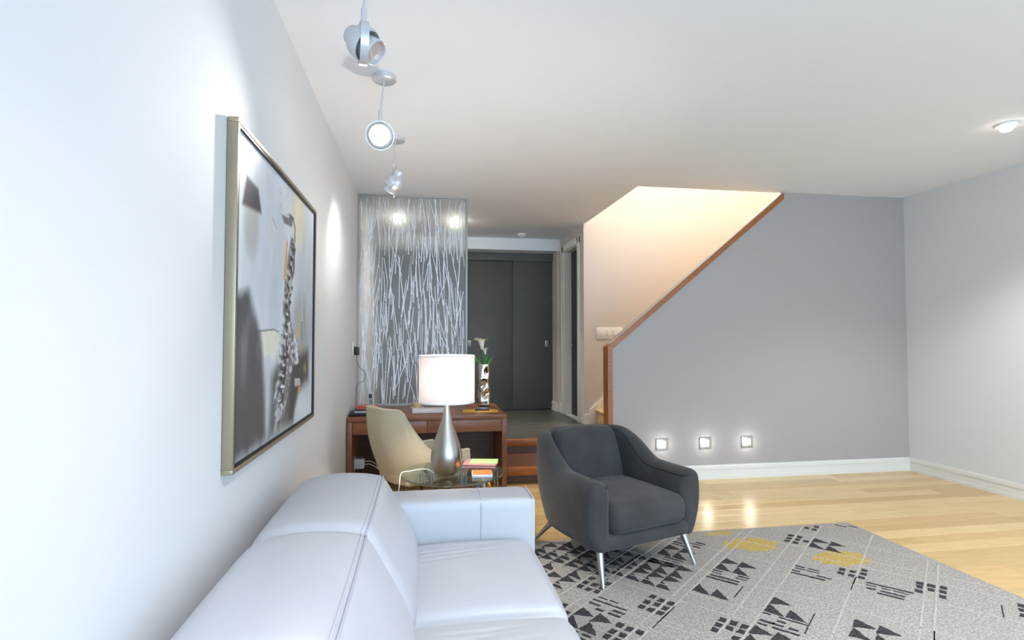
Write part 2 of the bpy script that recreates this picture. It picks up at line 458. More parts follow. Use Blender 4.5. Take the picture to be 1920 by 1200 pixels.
# black hall door with white casing
d = thing('door_5', 'black hall door deep in a white casing', None, (2.3, 7.96, ZU)); d['kind'] = 'structure'
box('door_leaf', (2.31, 7.57, ZU), (2.345, 8.35, 2.83), M['blackdoor'], d)
for y0, y1 in ((7.475, 7.57), (8.35, 8.445)):
    box('casing', (2.178, y0, ZU), (2.2, y1, 2.92), M['trim'], d, .004)
    box('casing_band', (2.168, y0 if y0 < 8 else y1 - .025, ZU), (2.182, y0 + .025 if y0 < 8 else y1, 2.92), M['trim'], d, .003)
box('casing', (2.178, 7.475, 2.83), (2.2, 8.445, 2.925), M['trim'], d, .004)
box('jamb', (2.2, 8.335, ZU), (2.31, 8.352, 2.83), M['trim'], d); box('jamb', (2.2, 7.568, ZU), (2.31, 7.585, 2.83), M['trim'], d)
box('jamb', (2.2, 7.57, 2.815), (2.31, 8.35, 2.832), M['trim'], d)
hd = box('handle_plate', (2.303, 8.20, 1.33), (2.312, 8.26, 1.42), M['blackmetal'], d)
tube('lever', [(2.31, 8.23, 1.375), (2.265, 8.23, 1.375), (2.262, 8.18, 1.375), (2.262, 8.10, 1.375)], .009, M['steel'], hd)

# wooden cap and end post of the half wall
hr = thing('stair_rail', 'orange-brown wooden rail capping the sloping half wall', 'handrail', (XH, 5.46, 0))
t = .045
cs = math.hypot(1, SL)
prism('cap', [(XH - .03, ZH - .03 * SL), (xc + .0, HC - .01), (xc + .0, HC - .01 - t * cs * 1.15), (XH, ZH - t * cs * 1.15 + .0), (XH - .03, ZH - t * cs * 1.15 - .03 * SL)], 1, 5.385, 5.535, M['rail'], hr, .003)
prism('post', [(XH - .03, 0), (XH + .022, 0), (XH + .022, ZH - t * cs + .022 * SL - .012), (XH - .03, ZH - .03 * SL - t * cs)], 1, 5.385, 5.535, M['rail'], hr, .003)

# ------------------------------------------------------------------ fixtures
def pot(x, y, label, energy=58, group='hall ceiling lights', lens='potlens'):
    t = thing('recessed_light', label, 'ceiling light', (x, y, HC - .01), group=group)
    lathe('trim_ring', [(.045, -.001), (.065, -.004), (.068, .0), (.068, .009), (.045, .009)], (x, y, HC - .01), M['white'], t, 24, closed=True)
    lathe('lens', [(0, -.045), (.03, -.04), (.045, -.022), (.05, .004)], (x, y, HC - .01), M[lens], t, 24)
    l = bpy.data.lights.new('pot_downlight', 'SPOT'); l.energy = energy; l.spot_size = math.radians(120); l.spot_blend = .6; l.color = SOFT; l.shadow_soft_size = .05
    o = bpy.data.objects.new('pot_downlight', l); COL.objects.link(o); o.location = (x, y, HC - .065)
pot(-0.31, 7.30, 'small ceiling light glowing through the reed screen, the one nearer the white wall'); pot(0.43, 7.40, 'small ceiling light glowing through the free edge of the reed screen')

LG = 'added living room fill lights'  # unseen ceiling lamps, added to brighten the living room from above
M['addedlens'] = emis('added_light_lens', (1.0, 0.94, 0.84, 1), 12.0)
for x, y, lab in ((0.9, 0.9, 'added fill light over the near arm of the sofa'), (2.5, 0.9, 'added fill light over the open end of the rug'), (4.3, 0.9, 'added fill light by the window end of the right wall'), (4.3, 3.4, 'added fill light by the half wall end of the right wall')):
    pot(x, y, lab, 105, LG, 'addedlens')

sd = thing('smoke_detector', 'small white smoke detector on the hall ceiling', 'smoke detector', (1.5, 8.2, HC - .045))
lathe('housing', [(0, 0), (.045, .002), (.06, .012), (.066, .03), (.07, .045), (0, .045)], (1.5, 8.2, HC - .045), M['white'], sd, 24)
lathe('sensor_cap', [(0, -.012), (.03, -.010), (.035, .004)], (1.5, 8.2, HC - .045), M['white'], sd, 20)

sw = thing('light_switch', 'white four gang light switch plate on the stair wall', 'switch', (2.57, 7.30, 1.46))
box('plate', (2.375, 7.291, 1.465), (2.755, 7.30, 1.628), M['white'], sw, .006)
for i in range(4):
    x = 2.425 + i * .093
    r = box('rocker', (x, 7.286, 1.50), (x + .05, 7.293, 1.593), M['trim'], sw, .003)
    if i in (1, 2, 3): box('dimmer_tab', (x + .015, 7.282, 1.515), (x + .035, 7.288, 1.54), M['white'], r, .002)

for i, (x, lab) in enumerate(((2.457, 'square step light low on the half wall beside the armchair'), (2.938, 'square step light in the middle of the row on the half wall'), (3.414, 'square step light farthest from the armchair on the half wall'))):
    s = thing('step_light', lab, 'wall light', (x, 5.40, .32), group='step lights on the half wall')
    zc = .375
    bm = bmesh.new()
    for lo, hi in (((x - .062, 5.388, zc - .055), (x - .04, 5.40, zc + .055)), ((x + .04, 5.388, zc - .055), (x + .062, 5.40, zc + .055)), ((x - .04, 5.388, zc + .036), (x + .04, 5.40, zc + .055)), ((x - .04, 5.388, zc - .055), (x + .04, 5.40, zc - .036))): bbox_into(bm, lo, hi)
    fin('bezel', bm, M['steel'], s)
    lathe('lens', [(0, 0), (.024, .002), (.031, .008), (.033, .014)], (x, 5.384, zc), M['lens'], s, 20, Matrix.Rotation(math.radians(-90), 4, 'X') )
    l = bpy.data.lights.new('step_glow', 'POINT'); l.energy = .55; l.color = SOFT; l.shadow_soft_size = .03
    o = bpy.data.objects.new('step_glow', l); COL.objects.link(o); o.location = (x, 5.33, zc)

def pendant(cx, cy, dx, zc, ring_n, axis, lens, label, lit=None, energy=0, aim=None, blend=.5, size=60, rear=.082, cs_=1.0):
    g = 'adjustable spotlights hanging in a row'
    t = thing('pendant_spotlight', label, 'spotlight', (cx, cy, zc - .09), group=g)
    lathe('canopy', [(0, -.032), (.066, -.032), (.0725, -.026), (.0725, -.0), (0, -.0)], (cx, cy, HC), M['alu'], t, 36)
    tube('stem', [(cx, cy, HC - .03), (cx + dx, cy, zc + .145)], .0055, M['alu'], t)
    tube('joint', [(cx + dx, cy, zc + .15), (cx + dx, cy, zc + .083)], [.012, .012], M['alu'], t, 12)
    c = Vector((cx + dx, cy, zc)); rm = axis_mtx(ring_n)
    hw_ = .017
    lathe('ring', [(.080, -hw_), (.0865, -hw_), (.0865, hw_), (.080, hw_)], c, M['alu'], t, 48, rm, 30, closed=True)
    am = axis_mtx(axis)
    # eyeball dome, open towards the front, with the can inside
    dome = [(.042, -.058), (.052, -.048), (.064, -.034), (.072, -.010), (.0735, .012), (.070, .026), (.066, .026), (.066, .01), (.05, -.03)]
    lathe('dome', dome, c, M['alu'], t, 40, am)
    can = [(0, -rear), (.036, -rear), (.040, -rear + .005), (.042, -.03), (.048 * cs_, .02), (.0545 * cs_, .074), (.052 * cs_, .079), (.049 * cs_, .077), (.047 * cs_, .06)]
    h = lathe('can', can, c, M['alu'], t, 36, am)
    lathe('lens', [(0, .056), (.047 * cs_, .06)], c, M[lens], h, 28, am)
    a = Vector(axis).normalized(); side = a.cross(Vector((0, 0, 1))).normalized()
    upv = side.cross(a)
    pts = [c + a * .074 + side * .045, c + a * .095 + side * .052 - upv * .02, c + a * .105 + side * .03 - upv * .035, c + a * .076 - upv * .044]
    tube('wire_clip', smooth_path(pts, 5), .0016, M['alu'], h, 6)
    if energy:
        l = bpy.data.lights.new('pendant_beam', 'SPOT'); l.energy = energy; l.spot_size = math.radians(size); l.spot_blend = blend; l.color = SOFT; l.shadow_soft_size = .04
        o = bpy.data.objects.new('pendant_beam', l); COL.objects.link(o); o.location = c + a * .11
        o.rotation_euler = Vector(aim if aim else axis).to_track_quat('-Z', 'Y').to_euler()
pendant(-0.245, 2.36, -.006, 2.72, (1, .18, 0), (.72, -.30, -.62), 'spotoff', 'silver pendant spotlight turned down over the sofa end', energy=40)
pendant(-0.235, 3.38, -.022, 2.70, (.05, -1, -.28), (.05, -1, -.32), 'spotlens', 'silver pendant spotlight glaring out toward the room', energy=60, cs_=1.22)
pendant(-0.216, 4.42, -.011, 2.705, (-.80, -.42, .38), (-.40, .30, -.74), 'spotlens', 'silver pendant spotlight aimed at the wall near the reed screen', energy=17, aim=(-.40, .30, -.74), size=125, blend=1.0, rear=.11)

# stairwell lamp (flush fixture high above the stairs)
t = thing('stair_lamp', 'round flush lamp high above the stairs', 'ceiling light', (3.5, 6.3, 5.62))
lathe('diffuser', [(0, 0), (.12, .008), (.17, .04), (.175, .08), (0, .08)], (3.5, 6.3, 5.62), emis('stair_lamp_glass', (1, .84, .6, 1), 4), t, 32)
l = bpy.data.lights.new('stair_glow', 'POINT'); l.energy = 190; l.color = WARM; l.shadow_soft_size = .15
o = bpy.data.objects.new('stair_glow', l); COL.objects.link(o); o.location = (3.5, 6.3, 5.4)

# ------------------------------------------------------------------ reed screen
SY = 6.20; ZD = 0.725
sx0, sx1 = -0.695, 0.505
s = thing('reed_screen', 'floor-to-ceiling frosted glass screen with white reed pattern behind the desk', 'room divider', ((sx0 + sx1) / 2, SY, ZD))
box('glass_panel', (sx0 + .012, SY - .006, ZD + .02), (sx1 - .012, SY + .006, HC - .012), M['screen'], s)
for lo, hi in (((sx0, SY - .018, ZD), (sx1, SY + .018, ZD + .03)), ((sx0, SY - .018, HC - .016), (sx1, SY + .018, HC)), ((sx0, SY - .018, ZD + .03), (sx0 + .010, SY + .018, HC - .016)), ((sx1 - .020, SY - .018, ZD + .03), (sx1, SY + .018, HC - .016))):
    box('frame_rail', lo, hi, M['screenrail'], s, .002)
bm = bmesh.new(); rr = random.Random(3)
zs0, zs1 = ZD + .035, HC - .035
cnt = 0
for i in range(330):
    L = rr.choice((.22, .3, .38, .45, .55)) * rr.uniform(.85, 1.15)
    a = rr.gauss(0, .07) if rr.random() < .7 else rr.gauss(0, .16)
    # stratified in x so the field is even
    xm = sx0 + .03 + (sx1 - sx0 - .075) * ((i * 0.61803398875 + rr.uniform(-.004, .004)) % 1.0)
    zm = zs0 + (zs1 - zs0) * rr.random()
    z0, z1 = zm - L / 2, zm + L / 2
    z0 = max(z0, zs0); z1 = min(z1, zs1)
    if z1 - z0 < .06: continue
    x0 = xm + (z0 - zm) * math.tan(a); x1 = xm + (z1 - zm) * math.tan(a)
    if min(x0, x1) < sx0 + .02 or max(x0, x1) > sx1 - .03: continue
    wdt = rr.uniform(.0026, .0050)
    yb = SY - .0062 - rr.uniform(0, .0012)
    p = [(x0 - wdt, yb, z0), (x0 + wdt, yb, z0), (x1 + wdt * .7, yb, z1), (x1 - wdt * .7, yb, z1)]
    q = [(a_[0] * 1 + (0), yb - .0016, a_[2]) for a_ in p]
    A = [bm.verts.new(v) for v in p]; B = [bm.verts.new(v) for v in q]
    bm.faces.new(B)
    for k in range(4): bm.faces.new((A[k], A[(k + 1) % 4], B[(k + 1) % 4], B[k]))
rd = fin('reed_pattern', bm, M['reed'], s); rd['kind'] = 'stuff'; rd['label'] = 'white criss-crossing reed lines'

# ------------------------------------------------------------------ painting
PY0, PY1, PZ0, PZ1 = 2.10, 3.60, 0.985, 2.275
p = thing('framed_painting', 'abstract saxophone painting in a thin champagne frame above the sofa', 'painting', (XL + .02, (PY0 + PY1) / 2, PZ0))
fw_ = .018
for lo, hi in (((XL + .002, PY0, PZ0), (XL + .040, PY1, PZ0 + fw_)), ((XL + .002, PY0, PZ1 - fw_), (XL + .040, PY1, PZ1)), ((XL + .002, PY0, PZ0 + fw_), (XL + .040, PY0 + fw_, PZ1 - fw_)), ((XL + .002, PY1 - fw_ * .55, PZ0 + fw_), (XL + .040, PY1, PZ1 - fw_))):
    box('frame_bar', lo, hi, M['gold'], p, .002)
i0, i1 = fw_, fw_ + .010
for lo, hi in (((XL + .002, PY0 + i0, PZ0 + i0), (XL + .038, PY1 - i0, PZ0 + i1)), ((XL + .002, PY0 + i0, PZ1 - i1), (XL + .038, PY1 - i0, PZ1 - i0)), ((XL + .002, PY0 + i0, PZ0 + i1), (XL + .038, PY0 + i1, PZ1 - i1)), ((XL + .002, PY1 - i1, PZ0 + i1), (XL + .038, PY1 - i0 * .55, PZ1 - i1))):
    box('inner_frame', lo, hi, M['blackframe'], p)

def paint_canvas():
    ny, nz = 230, 210
    cy0, cy1, cz0, cz1 = PY0 + i1, PY1 - i1, PZ0 + i1, PZ1 - i1
    A, B = np.meshgrid(np.linspace(cy0, cy1, ny), np.linspace(cz0, cz1, nz), indexing='ij')
    rs = np.random.RandomState(5)
    def noise(sa, sb, oct_=3):
        out = np.zeros_like(A); amp = 1.0
        for o_ in range(oct_):
            na, nb = max(2, int(sa * 2 ** o_)), max(2, int(sb * 2 ** o_))
            g = rs.rand(na + 1, nb + 1)
            ua = np.linspace(0, na - 1e-6, ny); ub = np.linspace(0, nb - 1e-6, nz)
            ia = ua.astype(int); ib = ub.astype(int); fa = (ua - ia)[:, None]; fb = (ub - ib)[None]
            fa = fa * fa * (3 - 2 * fa); fb = fb * fb * (3 - 2 * fb)
            out += amp * (g[ia][:, ib] * (1 - fa) * (1 - fb) + g[ia + 1][:, ib] * fa * (1 - fb) + g[ia][:, ib + 1] * (1 - fa) * fb + g[ia + 1][:, ib + 1] * fa * fb)
            amp *= .5
        return out / (2 - .5 ** (oct_ - 1))
    rgb = np.ones((ny, nz, 3)) * np.array([224, 226, 230.])
    H = np.zeros((ny, nz))
    n1 = noise(5, 3); n2 = noise(24, 6); n3 = noise(60, 60, 2)
    rgb += ((n1 - .5) * 40 + (n2 - .5) * 26)[..., None]
    def lay(mask, col, op=1.0, h=0.0):
        nonlocal rgb, H
        m_ = (np.clip(mask, 0, 1) * op)[..., None]
        rgb = rgb * (1 - m_) + np.array(col, float) * m_; H = H + h * m_[..., 0]
    def poly(pts, soft=.006):
        pts = np.array(pts); inside = np.zeros(A.shape, bool); dist = np.full(A.shape, 9.)
        n = len(pts)
        for i in range(n):
            a, b = pts[i], pts[(i + 1) % n]
            c = ((a[1] > B) != (b[1] > B)) & (A < (b[0] - a[0]) * (B - a[1]) / (b[1] - a[1] + 1e-12) + a[0])
            inside ^= c
            dist = np.minimum(dist, segd(a, b))
        sd = np.where(inside, dist, -dist); return np.clip(sd / soft + .5, 0, 1)
    def segd(a, b):
        a = np.array(a); b = np.array(b); d_ = b - a
        t_ = np.clip(((A - a[0]) * d_[0] + (B - a[1]) * d_[1]) / (d_ @ d_ + 1e-12), 0, 1)
        return np.hypot(A - a[0] - t_ * d_[0], B - a[1] - t_ * d_[1])
    def line(pts, w_, soft=.004):
        d_ = np.full(A.shape, 9.)
        for a, b in zip(pts, pts[1:]): d_ = np.minimum(d_, segd(a, b))
        return np.clip((w_ - d_) / soft + .5, 0, 1)
    def blob(c, ra, rb, pw=2):
        return np.clip(1.4 - (np.abs((A - c[0]) / ra) ** pw + np.abs((B - c[1]) / rb) ** pw), 0, 1)
    # washes
    lay(blob((3.35, 1.75), .25, .5) * n2, (170, 176, 184), .7); lay(blob((2.62, 1.9), .35, .4) * n1, (200, 206, 216), .8)
    lay(blob((3.15, 2.12), .16, .16), (236, 222, 170), .55); lay(blob((3.25, 1.5), .3, .22) * n2, (150, 152, 150), .9)
    # dark lower ground
    dk = [(2.62, 1.03), (2.64, 1.30), (2.80, 1.36), (2.95, 1.34), (3.03, 1.36), (3.19, 1.38), (3.45, 1.40), (3.47, 1.22), (3.22, 1.19), (3.12, 1.10), (3.08, 1.02)]
    lay(poly(dk, .08) * (.6 + .6 * n2), (84, 82, 76), .95); lay(poly([(3.05, 1.33), (3.47, 1.38), (3.46, 1.24), (3.2, 1.2), (3.08, 1.06), (2.95, 1.05)], .05) * n1 * 1.5, (52, 52, 46), .8)
    lay(poly([(2.1, 1.0), (2.1, 1.5), (2.35, 1.42), (2.6, 1.3), (2.62, 1.0)], .15) * n2, (110, 108, 106), .8)
    # yellow and ochre touches
    for c, ra, rb, col in (((3.205, 1.58), .012, .055, (222, 186, 84)), ((3.16, 1.50), .03, .035, (226, 190, 90)), ((3.285, 1.41), .018, .035, (206, 164, 80)), ((3.435, 1.57), .009, .06, (220, 184, 96)), ((3.27, 1.53), .008, .04, (150, 150, 140)), ((3.215, 1.187), .03, .022, (206, 160, 70)), ((3.36, 1.30), .04, .03, (150, 140, 90))):
        lay(blob(c, ra, rb) * (.5 + n3), col, .95, .002)
    lay(line([(2.894, 1.95), (2.87, 1.86), (2.841, 1.77)], .016, .01), (226, 166, 74), .95, .003)
    for k in range(6): lay(line([(3.255, 1.56 - k * .018), (3.285, 1.557 - k * .018)], .005), (110, 108, 98), .8)
    # hand holding the horn
    hand = [(2.40, 1.50), (2.592, 1.509), (2.674, 1.513), (2.751, 1.501), (2.799, 1.469), (2.743, 1.446), (2.778, 1.423), (2.723, 1.413), (2.724, 1.385), (2.671, 1.37), (2.598, 1.40), (2.40, 1.36)]
    lay(poly(hand, .012), (236, 232, 212), .95, .003); lay(line(hand[:5], .003), (90, 84, 70), .8)
    for a in ((2.75, 1.49), (2.76, 1.455), (2.74, 1.42), (2.72, 1.39)): lay(line([a, (a[0] + .09, a[1] - .045)], .011, .008), (206, 204, 196), .95, .004)
    # sleeve and player shape beyond the picture's middle
    lay(poly([(2.12, 1.03), (2.12, 1.62), (2.3, 1.66), (2.45, 1.5), (2.5, 1.36), (2.56, 1.03)], .06) * (.5 + n2), (74, 72, 74), .9)
    lay(blob((2.32, 1.92), .1, .14), (190, 186, 178), .8); lay(poly([(2.2, 1.98), (2.45, 2.0), (2.4, 2.09), (2.25, 2.1)], .02), (60, 58, 60), .9)
    # horn body
    body = [(2.969, 2.00), (3.052, 1.985), (3.045, 1.875), (3.022, 1.777), (2.962, 1.647), (2.929, 1.554), (2.887, 1.403), (2.81, 1.266), (2.759, 1.162), (2.672, 1.172), (2.731, 1.272), (2.792, 1.383), (2.835, 1.534), (2.813, 1.639), (2.853, 1.771), (2.909, 1.887)]
    lay(poly(body, .014), (150, 146, 144), .95, .006); lay(poly(body, .014) * (n3 > .52), (96, 90, 88), .8, .004); lay(poly(body, .02) * (n3 < .40), (214, 212, 210), .8)
    bell = [(2.955, 1.575), (3.025, 1.507), (3.113, 1.437), (3.146, 1.384), (3.188, 1.337), (3.106, 1.321), (3.035, 1.337), (2.972, 1.254), (2.926, 1.161), (2.857, 1.08), (2.719, 1.083), (2.694, 1.153), (2.778, 1.234), (2.841, 1.346), (2.909, 1.463)]
    lay(poly(bell, .012), (158, 150, 146), .95, .007); lay(poly(bell, .012) * (n3 > .54), (112, 104, 100), .75, .003); lay(poly(bell, .012) * (n3 < .38), (222, 218, 214), .9, .004)
    lay(line([(3.04, 1.49), (3.10, 1.42), (3.12, 1.35)], .016, .012), (232, 232, 230), .9, .004)
    lay(line(bell[:5], .005), (48, 44, 42), .9); lay(line(bell[6:10], .006), (52, 48, 46), .9)
    lay(line([(2.955, 1.66), (2.92, 1.55), (2.87, 1.40), (2.80, 1.26), (2.74, 1.15)], .010, .006), (64, 60, 58), .9, .003)
    lay(line([(2.75, 1.12), (2.72, 1.05)], .022, .02), (196, 194, 190), .8, .004); lay(line([(2.86, 1.16), (2.82, 1.04)], .008), (190, 184, 176), .7)
    # neck, mouthpiece, keys
    lay(line([(2.936, 2.101), (3.017, 2.098), (3.058, 2.06), (3.052, 1.985)], .010, .006), (104, 100, 98), .95, .005)
    lay(poly([(2.765, 2.072), (2.936, 2.104), (3.004, 2.091), (2.979, 2.05), (2.826, 2.038)], .008), (120, 112, 112), .95, .006); lay(line([(2.78, 2.075), (2.9, 2.085)], .007), (226, 224, 224), .9)
    for k in range(15):
        z_ = 1.93 - k * .05; a_ = np.interp(z_, [1.15, 1.4, 1.55, 1.65, 1.77, 1.9, 2.0], [2.72, 2.81, 2.86, 2.86, 2.90, 2.96, 3.01])
        lay(blob((a_, z_), .018, .013), (60, 56, 55), .9, .005); lay(blob((a_ + .03, z_ + .012), .012, .008), (228, 226, 226), .9, .005)
        lay(line([(a_ - .03, z_ + .01), (a_ + .03, z_ - .012)], .004), (74, 70, 70), .8, .003)
    lay(line([(3.03, 1.95), (3.04, 1.86), (3.0, 1.72), (2.95, 1.6)], .006), (70, 68, 68), .8)
    lay(poly([(3.095, 1.256), (3.23, 1.25), (3.248, 1.209), (3.106, 1.213)], .006), (214, 196, 190), .95, .003)
    for a, b in (((2.62, 2.02), (2.70, 1.985)), ((2.75, 2.12), (2.77, 2.105)), ((2.74, 2.17), (2.76, 2.165))): lay(line([a, b], .003), (130, 130, 136), .8)
    rgb = np.clip(rgb, 0, 255) / 255.
    lin = np.where(rgb <= .04045, rgb / 12.92, ((rgb + .055) / 1.055) ** 2.4)
    H = H * (.6 + .8 * n3)
    verts = np.stack([XL + .027 + H, A, B], -1).reshape(-1, 3)
    idx = np.arange(ny * nz).reshape(ny, nz)
    F = np.stack([idx[:-1, :-1], idx[1:, :-1], idx[1:, 1:], idx[:-1, 1:]], -1).reshape(-1, 4)
    me = bpy.data.meshes.new('canvas'); me.from_pydata(verts.tolist(), [], F.tolist())
    ca = me.color_attributes.new('paint', 'FLOAT_COLOR', 'POINT')
    buf = np.ones((ny * nz, 4), np.float32); buf[:, :3] = lin.reshape(-1, 3); ca.data.foreach_set('color', buf.ravel())
    for q in me.polygons: q.use_smooth = True
    m = bpy.data.materials.new('painted_canvas'); m.use_nodes = True; nt = m.node_tree
    at = nt.nodes.new('ShaderNodeAttribute'); at.attribute_name = 'paint'
    b = nt.nodes['Principled BSDF']; b.inputs['Roughness'].default_value = .45
    nt.links.new(at.outputs['Color'], b.inputs['Base Color'])
    return me, m
me_, m_ = paint_canvas()
cv = link('canvas', me_, m_, p); cv['label'] = 'painted canvas showing a saxophone and a hand'

# ------------------------------------------------------------------ sofa
so = thing('leather_sofa', 'pale grey leather two-seat sofa along the left wall', 'sofa', (-.03, 2.08, 0))
LE = M['leather']
box('base', (-.62, 1.02, .10), (.53, 3.15, .27), LE, so, .02)
for fx in (-.55, .48):
    for fy in (1.1, 3.08): lathe('foot', [(.02, 0), (.028, .1)], (fx, fy, 0), M['steel'], so, 14)
box('back_frame', (-.655, 1.02, .12), (-.50, 3.15, .66), LE, so, .03, 3)
for y0, y1 in ((2.915, 3.18), (0.99, 1.255)):
    a = cushion('arm', (-.60, y0, .13), (.605, y1, .615), LE, so, .024, (0.004, .006, .010), 14)
    path = [(.315, y0 - .006, .14), (.315, y0 - .006, .59), (.315, y0 + .02, .617), (.315, (y0 + y1) / 2, .624), (.315, y1 - .02, .617), (.315, y1 + .004, .59), (.315, y1 + .004, .14)]
    tube('seam', path, .0035, M['leatherseam'], a, 6)
    # raised welt on the outer top edges of the arm
    tube('welt', [(.600, y0 + .012, .16), (.600, y0 + .012, .60), (.598, y0 + .02, .611), (.598, y1 - .02, .611)], .004, LE, a, 6)
# backs: profile in (x, z), swept along y with soft ends
def back_cushion(y0, y1):
    prof = [(-.60, .20), (-.635, .45), (-.628, .64), (-.600, .745), (-.545, .785), (-.46, .800), (-.36, .803), (-.26, .796), (-.205, .783), (-.185, .770),
            (-.165, .740), (-.12, .655), (-.065, .560), (-.025, .47), (-.015, .40), (-.05, .34), (-.30, .22)]
    cx_, cz_ = -.36, .50
    N = 22; bm = bmesh.new(); rings = []
    for i in range(N + 1):
        t_ = i / N; y_ = y0 + (y1 - y0) * (.5 - .5 * math.cos(math.pi * t_)); e = min(y_ - y0, y1 - y_)
        k = 1 - .085 * (1 - min(1, e / .07)) ** 2.4
        bul = .016 * max(0.0, math.sin(math.pi * (y_ - y0) / (y1 - y0))) ** .7
        ring = []
        for (a, b) in prof:
            dx_, dz_ = a - cx_, b - cz_
            L = math.hypot(dx_, dz_)
            front = 1.0 if a > -.18 else .35
            ring.append(bm.verts.new((cx_ + dx_ * k + bul * dx_ / L * front, y_, cz_ + dz_ * k + bul * dz_ / L * front)))
        rings.append(ring)
    n = len(prof)
    for a, b in zip(rings, rings[1:]):
        for k in range(n): bm.faces.new((a[k], a[(k + 1) % n], b[(k + 1) % n], b[k]))
    bm.faces.new(rings[0][::-1]); bm.faces.new(rings[-1])
    o = fin('back_cushion', bm, LE, so, True); subsurf(o, 2)
    # top seam, a raised double welt along the front upper edge
    sp = []
    for i in range(N + 1):
        t_ = i / N; y_ = y0 + (y1 - y0) * t_; e = min(y_ - y0, y1 - y_); k = 1 - .085 * (1 - min(1, e / .07)) ** 2.4
        bul = .016 * max(0.0, math.sin(math.pi * (y_ - y0) / (y1 - y0))) ** .7 * .3
        sp.append((cx_ + (-.189 - cx_) * k + bul * .55, y_, cz_ + (.776 - cz_) * k + bul * .8))
    tube('seam', sp, .0045, M['leatherseam'], o, 8)
    sp2 = [(q[0] - .016, q[1], q[2] + .006) for q in sp]
    tube('seam', sp2, .0035, LE, o, 8)
back_cushion(2.065, 2.912); back_cushion(1.26, 2.063)
def seat_fn(y0, y1):
    def f(v):
        if v.z > .38:
            # soft sitting creases towards the far arm
            for k, (cx0, cy0, ln) in enumerate(((.12, .76, .16), (.16, .69, .2), (.10, .62, .22), (.22, .83, .12))):
                yy = y0 + (y1 - y0) * cy0 + .18 * (v.x - cx0) ** 2 * 3 + .06 * (v.x - cx0)
                d_ = v.y - yy
                v.z -= .008 * math.exp(-(d_ / .011) ** 2) * math.exp(-((v.x - cx0) / ln) ** 2)
        return v
    return f
for y0, y1 in ((2.105, 2.905), (1.265, 2.095)):
    c_ = cushion('seat_cushion', (-.10, y0, .22), (.575, y1, .412), LE, so, .06, (.014, .004, .048), 64, seat_fn(y0, y1))
    # welt along the front top edge
    tube('seam', smooth_path([(.570, y0 + .03, .29), (.580, y0 + .10, .325), (.5895, (y0 + y1) / 2, .325), (.580, y1 - .10, .325), (.570, y1 - .03, .29)], 8), .0035, M['leatherseam'], c_, 6)

# ------------------------------------------------------------------ tub shells (armchair, desk chair)
def plan_path(hw, yf, yb, r, n):
    pts = [(-hw, yf + (yb - r - yf) * i / 20) for i in range(20)]
    pts += [(-hw + r - r * math.cos(a), yb - r + r * math.sin(a)) for a in [math.pi / 2 * i / 24 for i in range(24)]]
    m_ = 10
    pts += [(-hw + r + (hw - r) * i / m_, yb) for i in range(m_)]
    pts = pts + [(0, yb)]
    pts = pts + [(-x, y) for x, y in pts[-2::-1]]
    # resample
    d = [0]
    for a, b in zip(pts, pts[1:]): d.append(d[-1] + math.hypot(b[0] - a[0], b[1] - a[1]))
    out = []
    for i in range(n):
        s_ = d[-1] * i / (n - 1); k = max(j for j in range(len(d)) if d[j] <= s_ + 1e-9); k = min(k, len(pts) - 2)
        t_ = (s_ - d[k]) / (d[k + 1] - d[k] + 1e-12)
        out.append((pts[k][0] + (pts[k + 1][0] - pts[k][0]) * t_, pts[k][1] + (pts[k + 1][1] - pts[k][1]) * t_))
    return out

def tub(name, parent, m, pm_, hw, yf, yb, r, t, hf, zb, lean, belly, n=61, tip=.05, lean_top=0.0, pr=.005, backlean=0.0):
    path = plan_path(hw, yf, yb, r, n); rings = []; bm = bmesh.new(); top_in = []; top_out = []
    def station(p, nrm, s_, sc, dz, off):
        h = hf(s_) - dz; tt = t(s_) * sc; ring = []
        zb_ = zb + dz * .6
        prof = []
        for k in range(6): prof.append((-tt / 2, zb_ + (h - tt / 2 - zb_) * k / 5))
        for k in range(1, 6):
            a = math.pi - math.pi * k / 6; prof.append((tt / 2 * math.cos(a), h - tt / 2 + tt / 2 * math.sin(a)))
        for k in range(7):
            q = k / 6; z_ = h - tt / 2 - (h - tt / 2 - zb_) * q
            prof.append((tt / 2 + belly * math.sin(math.pi * min(1, q * 1.1)) * sc - lean * (q ** 2.2) * (1), z_))
        for (a, z_) in prof:
            lt = lean_top * (z_ - zb) / (.8 - zb)
            bl = backlean * max(0, (p[1]) / yb) * (z_ - zb)
            ring.append(bm.verts.new((p[0] + nrm[0] * (a + lt) + off[0], p[1] + nrm[1] * (a + lt) + off[1] + bl, z_)))
        return ring
    def normal(i):
        a = path[max(0, i - 1)]; b = path[min(n - 1, i + 1)]; tx, ty = b[0] - a[0], b[1] - a[1]; L = math.hypot(tx, ty); return (-ty / L, tx / L)
    for k in range(5, 0, -1):
        a = math.pi / 2 * k / 6.6; rings.append(station(path[0], normal(0), 0, max(.12, math.cos(a) ** .75), tip * .45 * (1 - math.cos(a)), (0, -tip * math.sin(a))))
    for i in range(n): rings.append(station(path[i], normal(i), i / (n - 1), 1, 0, (0, 0)))
    for k in range(1, 6):
        a = math.pi / 2 * k / 6.6; rings.append(station(path[-1], normal(n - 1), 1, max(.12, math.cos(a) ** .75), tip * .45 * (1 - math.cos(a)), (0, -tip * math.sin(a))))
    K = len(rings[0])
    inner = [ring[6].co.copy() for ring in rings]; outer = [ring[10].co.copy() for ring in rings]
    for a, b in zip(rings, rings[1:]):
        for k in range(K): bm.faces.new((a[k], a[(k + 1) % K], b[(k + 1) % K], b[k]))
    bm.faces.new(rings[0][::-1]); bm.faces.new(rings[-1])
    o = fin(name, bm, m, parent, True); subsurf(o, 1)
    if pm_ is not None:
        if pr > .004: tube('piping', outer, pr, pm_, o, 6)
        tube('piping', inner, pr, pm_, o, 6)
    return o

